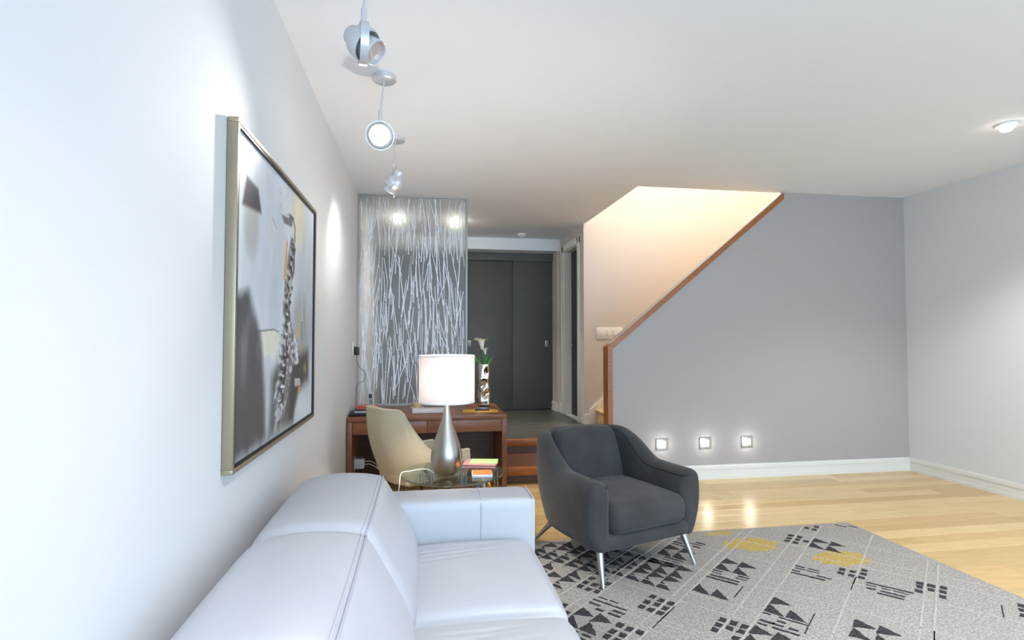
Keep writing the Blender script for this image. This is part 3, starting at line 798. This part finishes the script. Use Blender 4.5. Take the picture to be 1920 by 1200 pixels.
ac = thing('armchair', 'charcoal suede armchair with slanted steel legs on the patterned rug', 'armchair', (1.262, 3.66, 0.0145), math.radians(18.7), local=True)
SU = M['suede']
def h_arm(s_):
    q = abs(s_ - .5) * 2            # 0 at the back centre, 1 at the arm tips
    return .615 + .185 * (1 - sstep(.36, .72, q)) - .008 * sstep(.5, 1, q)
tub('shell', ac, SU, M['suedepipe'], .372, -.37, .37, .27, lambda s_: .165 - .06 * (1 - sstep(.25, .7, abs(s_ - .5) * 2)), h_arm, .18, .06, .014, tip=.060, pr=.0038, backlean=.08)
# base between the arms, its front rail shows under the cushion
cushion('front_rail', (-.36, -.425, .185), (.36, -.10, .285), SU, ac, .035, (0, .004, 0), 10)
cushion('underframe', (-.29, -.38, .178), (.29, .25, .26), SU, ac, .03, (0, 0, 0), 8)
cushion('seat_cushion', (-.297, -.455, .282), (.297, .26, .455), SU, ac, .06, (.0, .012, .022), 18)
def lean_back(v):
    v.y += (v.z - .45) * .26; v.y -= .06 * (1 - (v.x / .3) ** 2) * 0; return v
def back_shape(v):
    v = lean_back(v)
    k = sstep(.56, .81, v.z)
    v.x *= 1 - .10 * k
    v.z += .022 * (1 - min(1, (v.x / .27)) ** 2) * k
    return v
cushion('back_cushion', (-.285, .135, .40), (.285, .275, .795), SU, ac, .055, (0, .025, 0), 18, back_shape)
for sx in (-1, 1):
    for sy, nm in ((-1, 'f'), (1, 'b')):
        top = Vector((sx * .335, -.355, .20)) if sy < 0 else Vector((sx * .26, .24, .20)); bot = Vector((sx * .368, -.435, .0)) if sy < 0 else Vector((sx * .35, .40, .0))
        bm = bmesh.new(); tube_into(bm, [bot, top], [.012, .025], 16)
        for v in bm.verts:
            if v.co.z < .02: v.co.z = 0.0
        fin('leg', bm, M['steel'], ac, True, 50)

dc = thing('desk_chair', 'beige faux leather tub chair pulled up to the desk', 'chair', (-.06, 4.74, 0), math.radians(122), local=True)
def h_dc(s_):
    q = abs(s_ - .5) * 2
    return .545 + .365 * (1 - max(0.0, min(1.0, (q - .32) / .34))) ** 2.0 + .02 * (1 - sstep(0, .5, q))
tub('shell', dc, M['beige'], M['beigepipe'], .275, -.35, .275, .20, lambda s_: .05, h_dc, .30, .075, .018, tip=.025, pr=.0045, backlean=.14)
cushion('underseat', (-.22, -.32, .285), (.22, .2, .36), M['beige'], dc, .035, (0, 0, 0), 8)
cushion('seat_cushion', (-.24, -.36, .35), (.24, .235, .455), M['beige'], dc, .045, (0, 0, .018), 12)
for sx in (-1, 1):
    for sy in (-1, 1):
        bm = bmesh.new(); tube_into(bm, [(sx * .24, sy * .24, 0), (sx * .17, sy * .17, .29)], [.011, .016], 12); fin('leg', bm, M['legwood'], dc, True, 50)

# ------------------------------------------------------------------ desk
dx0, dx1, dy0, dy1 = -.694, .832, 5.385, 6.335
dk = thing('writing_desk', 'walnut writing desk with a row of drawers under the reed screen', 'desk', ((dx0 + dx1) / 2, (dy0 + dy1) / 2, 0))
box('desk_top', (dx0, dy0, .68), (dx1, dy1, ZD), M['walnut'], dk, .004)
box('side_panel', (dx0, dy0, 0), (dx0 + .048, dy1, .68), M['walnut'], dk, .003); box('side_panel', (dx1 - .048, dy0, 0), (dx1, dy1, .68), M['walnut'], dk, .003)
box('back_panel', (dx0 + .048, dy1 - .28, 0.02), (dx1 - .048, dy1 - .255, .68), M['darkwood'], dk)
box('drawer_box', (dx0 + .048, dy0 + .03, .565), (dx1 - .048, dy1 - .28, .68), M['darkwood'], dk)
xm = .055
for a, b in ((dx0 + .050, xm - .002), (xm + .002, dx1 - .050)): box('drawer_front', (a, dy0 + .008, .560), (b, dy0 + .03, .677), M['walnut2'], dk, .003)

# things on the desk
zd = ZD
def slab(name, c, sx, sy, z0, h, rz, m, label=None, cat=None, group=None, parent=None, bev=.002):
    mt = Matrix.Translation((c[0], c[1], 0)) @ Matrix.Rotation(rz, 4, 'Z')
    o = box(name, (-sx / 2, -sy / 2, z0), (sx / 2, sy / 2, z0 + h), m, parent, bev, 2, mt)
    if label: props(o, label, cat, group)
    return o
lp = thing('laptop', 'closed white laptop lying on the desk behind the lamp', 'laptop', (.075, 5.72, zd))
slab('laptop_base', (.075, 5.72), .34, .24, zd, .014, .03, M['white'], parent=lp, bev=.006); slab('laptop_lid', (.075, 5.72), .34, .24, zd + .015, .011, .03, M['white'], parent=lp, bev=.005)
slab('envelope', (.60, 5.66), .36, .22, zd, .004, -.12, M['yellow'], 'yellow envelope lying flat on the desk', 'envelope')
ph = thing('smartphone', 'black smartphone lying on the yellow envelope', 'phone', (.62, 5.70, zd + .0045))
slab('phone_body', (.62, 5.70), .15, .075, zd + .0045, .009, -.1, M['black'], parent=ph, bev=.003); slab('phone_screen', (.62, 5.70), .142, .068, zd + .0136, .001, -.1, M['blackframe'], parent=ph, bev=0)
cn = thing('candle', 'small cream candle jar on a coaster at the foot of the screen', 'candle', (-.045, 6.04, zd))
slab('coaster', (-.045, 6.04), .14, .1, zd, .008, 0, M['candle'], parent=cn); lathe('wax', [(0, .008), (.036, .008), (.042, .016), (.044, .055), (.038, .058), (0, .054)], (-.045, 6.04, zd), M['candle'], cn, 24)
tube('wick', [(-.045, 6.04, zd + .052), (-.044, 6.04, zd + .066)], .0015, M['black'], cn, 6)
# pile at the left end
slab('folder', (-.555, 5.60), .26, .30, zd, .028, .02, M['black'], 'thick black folder at the bottom of the desk pile', 'folder')
nb = thing('notebook', 'dark notebook with pale page edges in the desk pile', 'notebook', (-.54, 5.61, zd + .0285))
slab('cover', (-.54, 5.61), .22, .27, zd + .0285, .004, .05, M['black'], parent=nb, bev=0); slab('pages', (-.535, 5.605), .212, .262, zd + .0325, .014, .05, M['silverpaper'], parent=nb, bev=0); slab('cover', (-.54, 5.61), .22, .27, zd + .0465, .004, .05, M['black'], parent=nb, bev=0)
rb = thing('red_book', 'red book lying on top of the desk pile', 'book', (-.53, 5.66, zd + .051))
slab('cover', (-.53, 5.66), .20, .16, zd + .051, .006, -.08, M['red'], parent=rb, bev=0); slab('pages', (-.528, 5.658), .19, .152, zd + .057, .012, -.08, M['mauve'], parent=rb, bev=0); slab('cover', (-.53, 5.66), .20, .16, zd + .069, .007, -.08, M['red'], parent=rb, bev=.002)
# cordless phone
hp = thing('cordless_phone', 'silver cordless phone upright in its charger on the desk', 'phone', (-.52, 5.98, zd))
slab('charger', (-.52, 5.98), .10, .10, zd, .03, 0, M['white'], parent=hp, bev=.01)
mt = Matrix.Translation((-.52, 5.99, zd + .02)) @ Matrix.Rotation(math.radians(-9), 4, 'X') @ Matrix.Rotation(math.radians(-6), 4, 'Y')
hs = box('handset', (-.024, -.013, 0), (.024, .013, .165), M['silverpaper'], hp, .008, 2, mt); box('display', (-.017, -.0155, .095), (.017, -.012, .14), M['black'], hs, 0, 2, mt)
box('keypad', (-.017, -.0145, .02), (.017, -.012, .085), M['greyplastic'], hs, 0, 2, mt)

# wall plate, black adapter and its cable
wp = props(box('wall_plate', (XL, 5.80, 1.29), (XL + .007, 5.93, 1.44), M['white'], None, .003), 'white wall plate beside the reed screen', 'outlet')
box('socket', (XL + .006, 5.83, 1.31), (XL + .010, 5.90, 1.42), M['trim'], wp, .002).matrix_parent_inverse = wp.matrix_world.inverted() if False else Matrix.Identity(4)
ad = thing('power_adapter', 'black plug-in adapter with a thin cable hanging to the desk', 'adapter', (XL + .04, 5.87, 1.29))
box('adapter_body', (XL + .010, 5.845, 1.30), (XL + .062, 5.905, 1.385), M['black'], ad, .008)
tube('cable', smooth_path([(XL + .036, 5.875, 1.30), (XL + .035, 5.90, 1.23), (XL + .06, 5.95, 1.17), (XL + .115, 6.0, 1.10), (XL + .10, 6.02, 1.03), (XL + .03, 6.0, .98), (XL + .02, 5.98, .90), (XL + .02, 5.96, .76), (XL + .06, 5.95, .732)], 8), .0035, M['cable'], ad, 6)
# outlet under the desk
wo = props(box('wall_plate', (XL + .048, 5.60, .16), (XL + .056, 5.72, .31), M['white'], None, .003), 'white outlet plate in the leg space under the desk', 'outlet')
wa = thing('plug_adapter', 'white plug adapter in the outlet under the desk', 'adapter', (XL + .10, 5.66, .20))
box('adapter_body', (XL + .056, 5.61, .19), (XL + .145, 5.70, .285), M['white'], wa, .008)
for z in (.22, .25): tube('cable', smooth_path([(XL + .145, 5.655, z), (XL + .2, 5.65, z + .005), (XL + .28, 5.70, z - .06), (XL + .36, 5.8, .03)], 6), .004, M['whitecable'], wa, 6)

# vase and lilies
vx, vy = .683, 6.10
vs = thing('silver_vase', 'tall crumpled mirror-silver square vase at the desk corner', 'vase', (vx, vy, zd))
bm = bmesh.new(); rings = []; NZ = 34; NS = 28; HV = .465
def vr(a, z):
    # rounded square section with crushed dents
    c, s_ = abs(math.cos(a)), abs(math.sin(a)); r = .068 / ((c ** 5 + s_ ** 5) ** .2)
    f = 1.0
    for (a0, z0, wa_, wz, dp) in ((-1.9, .50, .5, .075, .26), (-1.35, .28, .55, .07, .32), (-.5, .60, .5, .09, .25), (-2.6, .30, .5, .08, .25), (.3, .35, .6, .1, .25), (1.6, .5, .6, .1, .25), (-1.1, .78, .35, .10, .16)):
        da = (a - a0 + math.pi) % (2 * math.pi) - math.pi
        zz = z - z0 - .10 * da
        f -= dp * math.exp(-(da / wa_) ** 2 - (zz / wz) ** 2)
    return r * f
for i in range(NZ + 1):
    z = i / NZ; tw = .12 * math.sin(z * 5)
    rings.append([bm.verts.new((vx + vr(a, z) * math.cos(a + tw), vy + vr(a, z) * math.sin(a + tw), zd + HV * z)) for a in [2 * math.pi * k / NS - math.pi for k in range(NS)]])
for i in range(10):
    z = 1 - i / NZ; rings.append([bm.verts.new((vx + .93 * vr(a, z) * math.cos(a + .12 * math.sin(z * 5)), vy + .93 * vr(a, z) * math.sin(a + .12 * math.sin(z * 5)), zd + HV * z)) for a in [2 * math.pi * k / NS - math.pi for k in range(NS)]])
for a, b in zip(rings, rings[1:]):
    for k in range(NS): bm.faces.new((a[k], a[(k + 1) % NS], b[(k + 1) % NS], b[k]))
bm.faces.new(rings[0][::-1]); bm.faces.new(rings[-1])
o = fin('vase_body', bm, M['chrome'], vs, True); subsurf(o, 1)

def calla(base, tip_, L, wid, label, open_=1.0, rz=0):
    t = thing('calla_lily', label, 'flower', base, group='calla lilies in the vase')
    base = Vector(base); tip_ = Vector(tip_)
    mid = (base + tip_) / 2 + Vector((.01, 0, 0))
    tube('stem', smooth_path([base, mid, tip_], 8), [.006] * 16 + [.007], M['stem'], t, 8)
    d = (tip_ - mid).normalized(); am = Matrix.Translation(tip_) @ axis_mtx(d) @ Matrix.Rotation(rz, 4, 'Z')
    bm = bmesh.new(); R = []; NU, NV = 24, 14
    for j in range(NV + 1):
        v = j / NV; ring = []
        r = .008 + wid * (.16 * v ** .6 + .34 * v ** 4.5 * open_)
        for k in range(NU + 1):
            a = 2 * math.pi * k / NU * 1.06 - math.pi * 1.06
            lift = L * v - (0.18 * L * v ** 6) * open_ + .30 * L * v ** 3 * math.exp(-((abs(a) - 0) / .6) ** 2) * .5 - .10 * L * v ** 3 * (abs(a) / math.pi)
            rr_ = r * (1 + .35 * v ** 4 * math.exp(-(a / .5) ** 2)) * (1 + .04 * k / NU)
            ring.append(bm.verts.new(am @ Vector((rr_ * math.cos(a), rr_ * math.sin(a), lift))))
        R.append(ring)
    for a, b in zip(R, R[1:]):
        for k in range(NU): bm.faces.new((a[k], a[k + 1], b[k + 1], b[k]))
    o = fin('spathe', bm, M['petal'], t, True); md = o.modifiers.new('s', 'SOLIDIFY'); md.thickness = .002
    tube('spadix', [am @ Vector((0, 0, .02)), am @ Vector((0, 0, L * .75))], [.005, .003], M['yellow'], t, 8)
calla((vx - .005, vy, zd + .35), (vx - .018, vy - .01, zd + .62), .15, .14, 'tall open white calla lily in the silver vase', 1.0, -2.2)
calla((vx + .015, vy - .01, zd + .35), (vx + .012, vy - .035, zd + .57), .075, .07, 'short half-open white calla lily in the silver vase', .6, -.5)
lf = thing('leaf_spray', 'spray of pointed green leaves in the silver vase', 'plant', (vx, vy, zd + .38))
for i, (ax, ay, hgt, bend, wd) in enumerate(((-.02, .0, .27, -.20, .014), (-.035, -.02, .22, -.13, .016), (.03, -.01, .21, .09, .02), (.04, .02, .19, .06, .022), (.0, -.03, .17, .02, .022), (-.015, .03, .19, -.05, .018), (.02, .03, .23, .04, .018))):
    bm = bmesh.new(); L_ = []
    for j in range(9):
        v = j / 8; c = Vector((vx + ax + bend * v ** 2, vy + ay, zd + .38 + hgt * v * (1 - .12 * v))); w_ = wd * math.sin(math.pi * min(1, .12 + .88 * v)) + .0008
        L_.append([bm.verts.new(c + Vector((-w_, 0, 0))), bm.verts.new(c + Vector((0, .006, 0))), bm.verts.new(c + Vector((w_, 0, 0)))])
    for a, b in zip(L_, L_[1:]):
        for k in range(2): bm.faces.new((a[k], a[k + 1], b[k + 1], b[k]))
    o = fin('leaf', bm, M['leaf'], lf, True); md = o.modifiers.new('s', 'SOLIDIFY'); md.thickness = .0015

# ------------------------------------------------------------------ side table and lamp
TX, TY, TZ, TR = .212, 3.845, .55, .355
tb = thing('side_table', 'round smoked glass side table on crossed wooden legs', 'side table', (TX, TY, 0))
lathe('glass_top', [(0, 0), (TR - .004, 0), (TR, .004), (TR, .008), (TR - .004, .012), (0, .012)], (TX, TY, TZ - .012), M['tableglass'], tb, 72)
for k in range(3):
    a = math.radians(20 + 120 * k)
    u = Vector((math.cos(a), math.sin(a), 0))
    c = Vector((TX, TY, 0))
    tube('leg', smooth_path([c + u * .27 + Vector((0, 0, .0)), c + u * .10 + Vector((0, 0, .20)), c + u * .12 + Vector((0, 0, .36)), c + u * .24 + Vector((0, 0, .538))], 6), .016, M['legwood'], tb, 10)
lathe('hub', [(0, .18), (.10, .18), (.10, .21), (0, .21)], (TX, TY, 0), M['legwood'], tb, 24)

LX, LY = .170, 3.78
la = thing('table_lamp', 'teardrop satin nickel table lamp with a white drum shade', 'lamp', (LX, LY, TZ))
lathe('base', [(0, 0), (.052, 0), (.06, .004), (.085, .030), (.101, .065), (.1075, .105), (.104, .150), (.092, .200), (.074, .255), (.054, .310), (.038, .360), (.027, .405), (.0205, .445), (.018, .480), (.0175, .530), (0, .532)], (LX, LY, TZ), M['nickel'], la, 48, angle=80)
tube('neck', [(LX, LY, TZ + .53), (LX, LY, TZ + .60)], .012, M['steel'], la, 12)
RS = .189; z0, z1 = TZ + .492, TZ + .803
lathe('shade', [(RS, z0 - TZ), (RS, z1 - TZ)], (LX, LY, TZ), M['shade'], la, 64)
for zz in (z0, z1): lathe('shade_rim', [(RS - .003, -.004), (RS + .002, -.004), (RS + .002, .004), (RS - .003, .004)], (LX, LY, zz), M['paperwhite'], la, 64, closed=True)
for k in range(3):
    a = 2 * math.pi * k / 3; tube('spider_arm', [(LX, LY, z1 - .03), (LX + RS * math.cos(a), LY + RS * math.sin(a), z1 - .006)], .003, M['steel'], la, 6)
tube('harp', [(LX, LY, TZ + .60), (LX, LY, z1 - .03)], .004, M['steel'], la, 6)
lathe('bulb', [(0, -.045), (.02, -.035), (.032, -.005), (.028, .022), (.014, .045), (0, .05)], (LX + .0, LY - .045, TZ + .66), M['bulb'], la, 20)
l = bpy.data.lights.new('lamp_glow', 'POINT'); l.energy = 55; l.color = (1.0, .90, .81); l.shadow_soft_size = .05
o = bpy.data.objects.new('lamp_glow', l); COL.objects.link(o); o.location = (LX, LY - .045, TZ + .66); 
cb = tube('cord', smooth_path([(LX - .085, LY + .03, TZ + .006), (LX - .13, LY + .10, TZ + .016), (LX - .19, LY + .13, TZ + .009), (LX - .25, LY + .11, TZ + .005), (TX - TR + .02, TY + .03, TZ + .005), (TX - TR + .006, TY - .05, TZ + .004), (TX - TR + .004, TY - .11, TZ - .012), (TX - TR - .002, TY - .13, TZ - .08), (TX - TR - .03, TY - .13, TZ - .22), (TX - TR - .06, TY - .12, .008)], 8), .0038, M['whitecable'], la, 8)

b1 = thing('mauve_notebook', 'mauve notebook at the rim of the glass table', 'notebook', (.43, 4.03, TZ))
slab('cover', (.43, 4.03), .24, .20, TZ, .004, -.25, M['mauve'], parent=b1, bev=0); slab('pages', (.43, 4.03), .23, .19, TZ + .004, .012, -.25, M['mauve'], parent=b1, bev=0); slab('cover', (.43, 4.03), .24, .20, TZ + .016, .004, -.25, M['mauve'], parent=b1, bev=.001)
slab('green_leaflet', (.455, 4.035), .20, .14, TZ + .0202, .006, -.2, M['green'], 'pale green leaflet on the mauve notebook', 'leaflet')
ob = thing('card_box', 'small white box with an orange lid on the glass table', 'box', (.405, 3.72, TZ))
slab('tray', (.405, 3.72), .135, .125, TZ, .018, -.06, M['paperwhite'], parent=ob, bev=.001); slab('lid', (.405, 3.72), .128, .118, TZ + .018, .005, -.06, M['orange'], parent=ob, bev=.001)
# magazines standing behind the sofa arm
mr = thing('magazine_rack', 'chrome wire magazine rack beside the glass table', 'rack', (.49, 4.31, 0))
for x in (.40, .58):
    tube('wire_hoop', smooth_path([(x, 4.22, .0), (x, 4.22, .40), (x, 4.26, .46), (x, 4.35, .46), (x, 4.40, .40), (x, 4.40, 0)], 5), .005, M['chrome'], mr, 8)
for y in (4.22, 4.40): tube('wire_rail', [(.40, y, .10), (.58, y, .10)], .005, M['chrome'], mr, 8)
bm = bmesh.new(); bbox_into(bm, (.40, 4.22, .095), (.58, 4.40, .105)); fin('tray', bm, M['steel'], mr)
for i, (mm, lab) in enumerate(((M['bluemag'], 'blue magazine standing in the wire rack'), (M['paperwhite'], 'white magazine standing in the wire rack'), (M['yellow'], 'yellow magazine standing in the wire rack'))):
    props(box('magazine', (.43 + i * .045, 4.23, .106), (.442 + i * .045, 4.39, .40 - .03 * i), mm), lab, 'magazine', 'magazines in the wire rack')

# ------------------------------------------------------------------ rug
rg = thing('area_rug', 'grey wool rug with charcoal triangles and stripes under the armchair', 'rug', (1.99, 2.24, 0))
rx0, rx1, ry0, ry1 = .625, 3.35, .55, 3.93
RZ = .012
def rugmat(name, c1, c2, sc=90):
    m = mat(name, S(*c1), .95, bump=.5, bscale=420, spec=.1)
    nt = m.node_tree; b = nt.nodes['Principled BSDF']; tc = nt.nodes['Texture Coordinate']
    n = nt.nodes.new('ShaderNodeTexNoise'); n.inputs['Scale'].default_value = sc; n.inputs['Detail'].default_value = 5; nt.links.new(tc.outputs['Object'], n.inputs['Vector'])
    r = nt.nodes.new('ShaderNodeValToRGB'); r.color_ramp.elements[0].position = .42; r.color_ramp.elements[1].position = .58
    r.color_ramp.elements[0].color = S(*c1); r.color_ramp.elements[1].color = S(*c2)
    nt.links.new(n.outputs['Fac'], r.inputs['Fac']); nt.links.new(r.outputs['Color'], b.inputs['Base Color']); return m
box('pile', (rx0, ry0, 0.001), (rx1, ry1, RZ), rugmat('rug_ground', (150, 146, 142), (184, 180, 174)), rg, .003)
U = Vector((math.cos(math.radians(42)), math.sin(math.radians(42)))); V = Vector((U.y, -U.x))
def uv(u, v): return U * u + V * v
rk = random.Random(21)
bmd, bml = bmesh.new(), bmesh.new()
M['ochre'] = rugmat('rug_ochre', (176, 150, 84), (196, 174, 108))
def inside(q): return rx0 + .01 < q.x < rx1 - .01 and ry0 + .01 < q.y < ry1 - .01
def add_poly(bm, pts, z, jit=.004, sub=.018):
    out = []
    for a, b in zip(pts, pts[1:] + pts[:1]):
        n_ = max(1, int((b - a).length / sub))
        for k in range(n_):
            q = a + (b - a) * (k / n_); out.append(Vector((q.x + rk.uniform(-jit, jit), q.y + rk.uniform(-jit, jit))))
    if not all(inside(q) for q in out): return
    top = [bm.verts.new((q.x, q.y, z)) for q in out]; bot = [bm.verts.new((q.x, q.y, RZ - .001)) for q in out]
    bm.faces.new(top); n_ = len(out)
    for k in range(n_): bm.faces.new((bot[k], bot[(k + 1) % n_], top[(k + 1) % n_], top[k]))
PER = .39; UB, VB = 2.70, -1.30; BW = .165
def dens(x, y):
    # dense weave towards the desk end, worn open towards the room
    d = .62 + .45 * (1 - sstep(1.0, 1.9, x)) * sstep(2.9, 3.4, y)
    d -= .45 * sstep(1.95, 2.3, x); d += .22 * math.sin(x * 5.1 + 1.3) * math.sin(y * 4.3 + .4)
    return max(0, min(1, d))
ZT = RZ + .0012
for iu in range(-8, 12):
    for iv in range(-8, 12):
        u0 = UB + iu * PER; v0 = VB + iv * PER
        ctr = uv(u0 + PER / 2, v0 + PER / 2); dn = dens(ctr.x, ctr.y)
        # triangles in the open cell (they spread over the stripe bundles where the weave is dense)
        full = dn > .86
        cu0, cu1, cv0, cv1 = u0 + BW / 2 + .008, u0 + PER - BW / 2 - .008, v0 + BW / 2 + .008, v0 + PER - BW / 2 - .008
        e0, e1, f0, f1 = (u0, u0 + PER, v0, v0 + PER) if full else (cu0, cu1, cv0, cv1)
        nu, nv = (4, 4) if full else (2, 2)
        if full or rk.random() < dn * 1.1:
            for a in range(nu):
                for b in range(nv):
                    su, sv = (e1 - e0) / nu, (f1 - f0) / nv; p_ = (e0 + a * su, f0 + b * sv)
                    if rk.random() < .93:
                        add_poly(bmd, [uv(p_[0], p_[1]), uv(p_[0] + su, p_[1] + sv * .06), uv(p_[0] + su * .5 * (a % 2), p_[1] + sv)], ZT)
        if full: continue
        # long dashes in the u bundle
        if rk.random() < dn * 1.15:
            for k in range(4):
                for b in range(3):
                    if rk.random() < .85:
                        uu = u0 - BW / 2 + .012 + k * .042; vv = cv0 + b * (cv1 - cv0) / 3 + rk.uniform(-.01, .01)
                        ln = rk.uniform(.045, .085); add_poly(bmd, [uv(uu, vv), uv(uu + .020, vv + .004), uv(uu + .017, vv + ln), uv(uu - .002, vv + ln * .95)], ZT, .003)
        # square dashes in the v bundle
        if rk.random() < dn * 1.0:
            for k in range(3):
                for a in range(3):
                    if rk.random() < .8:
                        vv = v0 - BW / 2 + .014 + k * .055; uu = cu0 + a * (cu1 - cu0) / 3 + rk.uniform(-.008, .008)
                        add_poly(bmd, [uv(uu, vv), uv(uu + .046, vv), uv(uu + .046, vv + .034), uv(uu, vv + .034)], ZT, .004)
def long_line(along_u, c, a0, a1, w_, bm=bml):
    n_ = int((a1 - a0) / .06)
    for k in range(n_):
        s0 = a0 + (a1 - a0) * k / n_; s1 = a0 + (a1 - a0) * (k + 1) / n_
        if along_u: P_ = [uv(s0, c - w_), uv(s1, c - w_), uv(s1, c + w_), uv(s0, c + w_)]
        else: P_ = [uv(c - w_, s0), uv(c - w_, s1), uv(c + w_, s1), uv(c + w_, s0)]
        add_poly(bm, P_, ZT + .0006, .0012, .03)
for i in range(-8, 12):
    for k in range(4):
        if rk.random() < .5: long_line(True, VB + i * PER - BW / 2 + .002 + k * .055, -1.5, 5.5, .0045)
        if rk.random() < .45: long_line(False, UB + i * PER - BW / 2 + .002 + k * .045, -4.0, 2.5, .0035)
for k in range(70):
    i = rk.randint(-5, 8); c = VB + i * PER + rk.choice((-.08, .03, .09)); a = rk.uniform(0, 5); long_line(True, c, a, a + rk.uniform(.12, .3), .003, bmd)
for (cx_, cy_, ra, rb_) in ((2.32, 3.62, .22, .13), (2.20, 3.86, .13, .04), (2.75, 3.3, .2, .12), (2.6, 2.2, .2, .1)):
    pts = []
    for k in range(26):
        a = 2 * math.pi * k / 26; f_ = rk.uniform(.72, 1.1); pts.append(Vector((cx_ + ra * f_ * math.cos(a), min(ry1 - .03, cy_ + rb_ * f_ * math.sin(a)))))
    bmy = bmesh.new(); add_poly(bmy, pts, ZT - .0006, .008, .03)
    if len(bmy.verts): fin('ochre_patch', bmy, M['ochre'], rg)
    else: bmy.free()
o = fin('charcoal_motif', bmd, rugmat('rug_charcoal', (52, 50, 54), (78, 74, 76)), rg); o['kind'] = 'stuff'; o['label'] = 'woven charcoal triangles and dashes'
o = fin('pale_stripes', bml, rugmat('rug_pale', (176, 171, 165), (198, 192, 185)), rg); o['kind'] = 'stuff'; o['label'] = 'woven pale grey stripes'
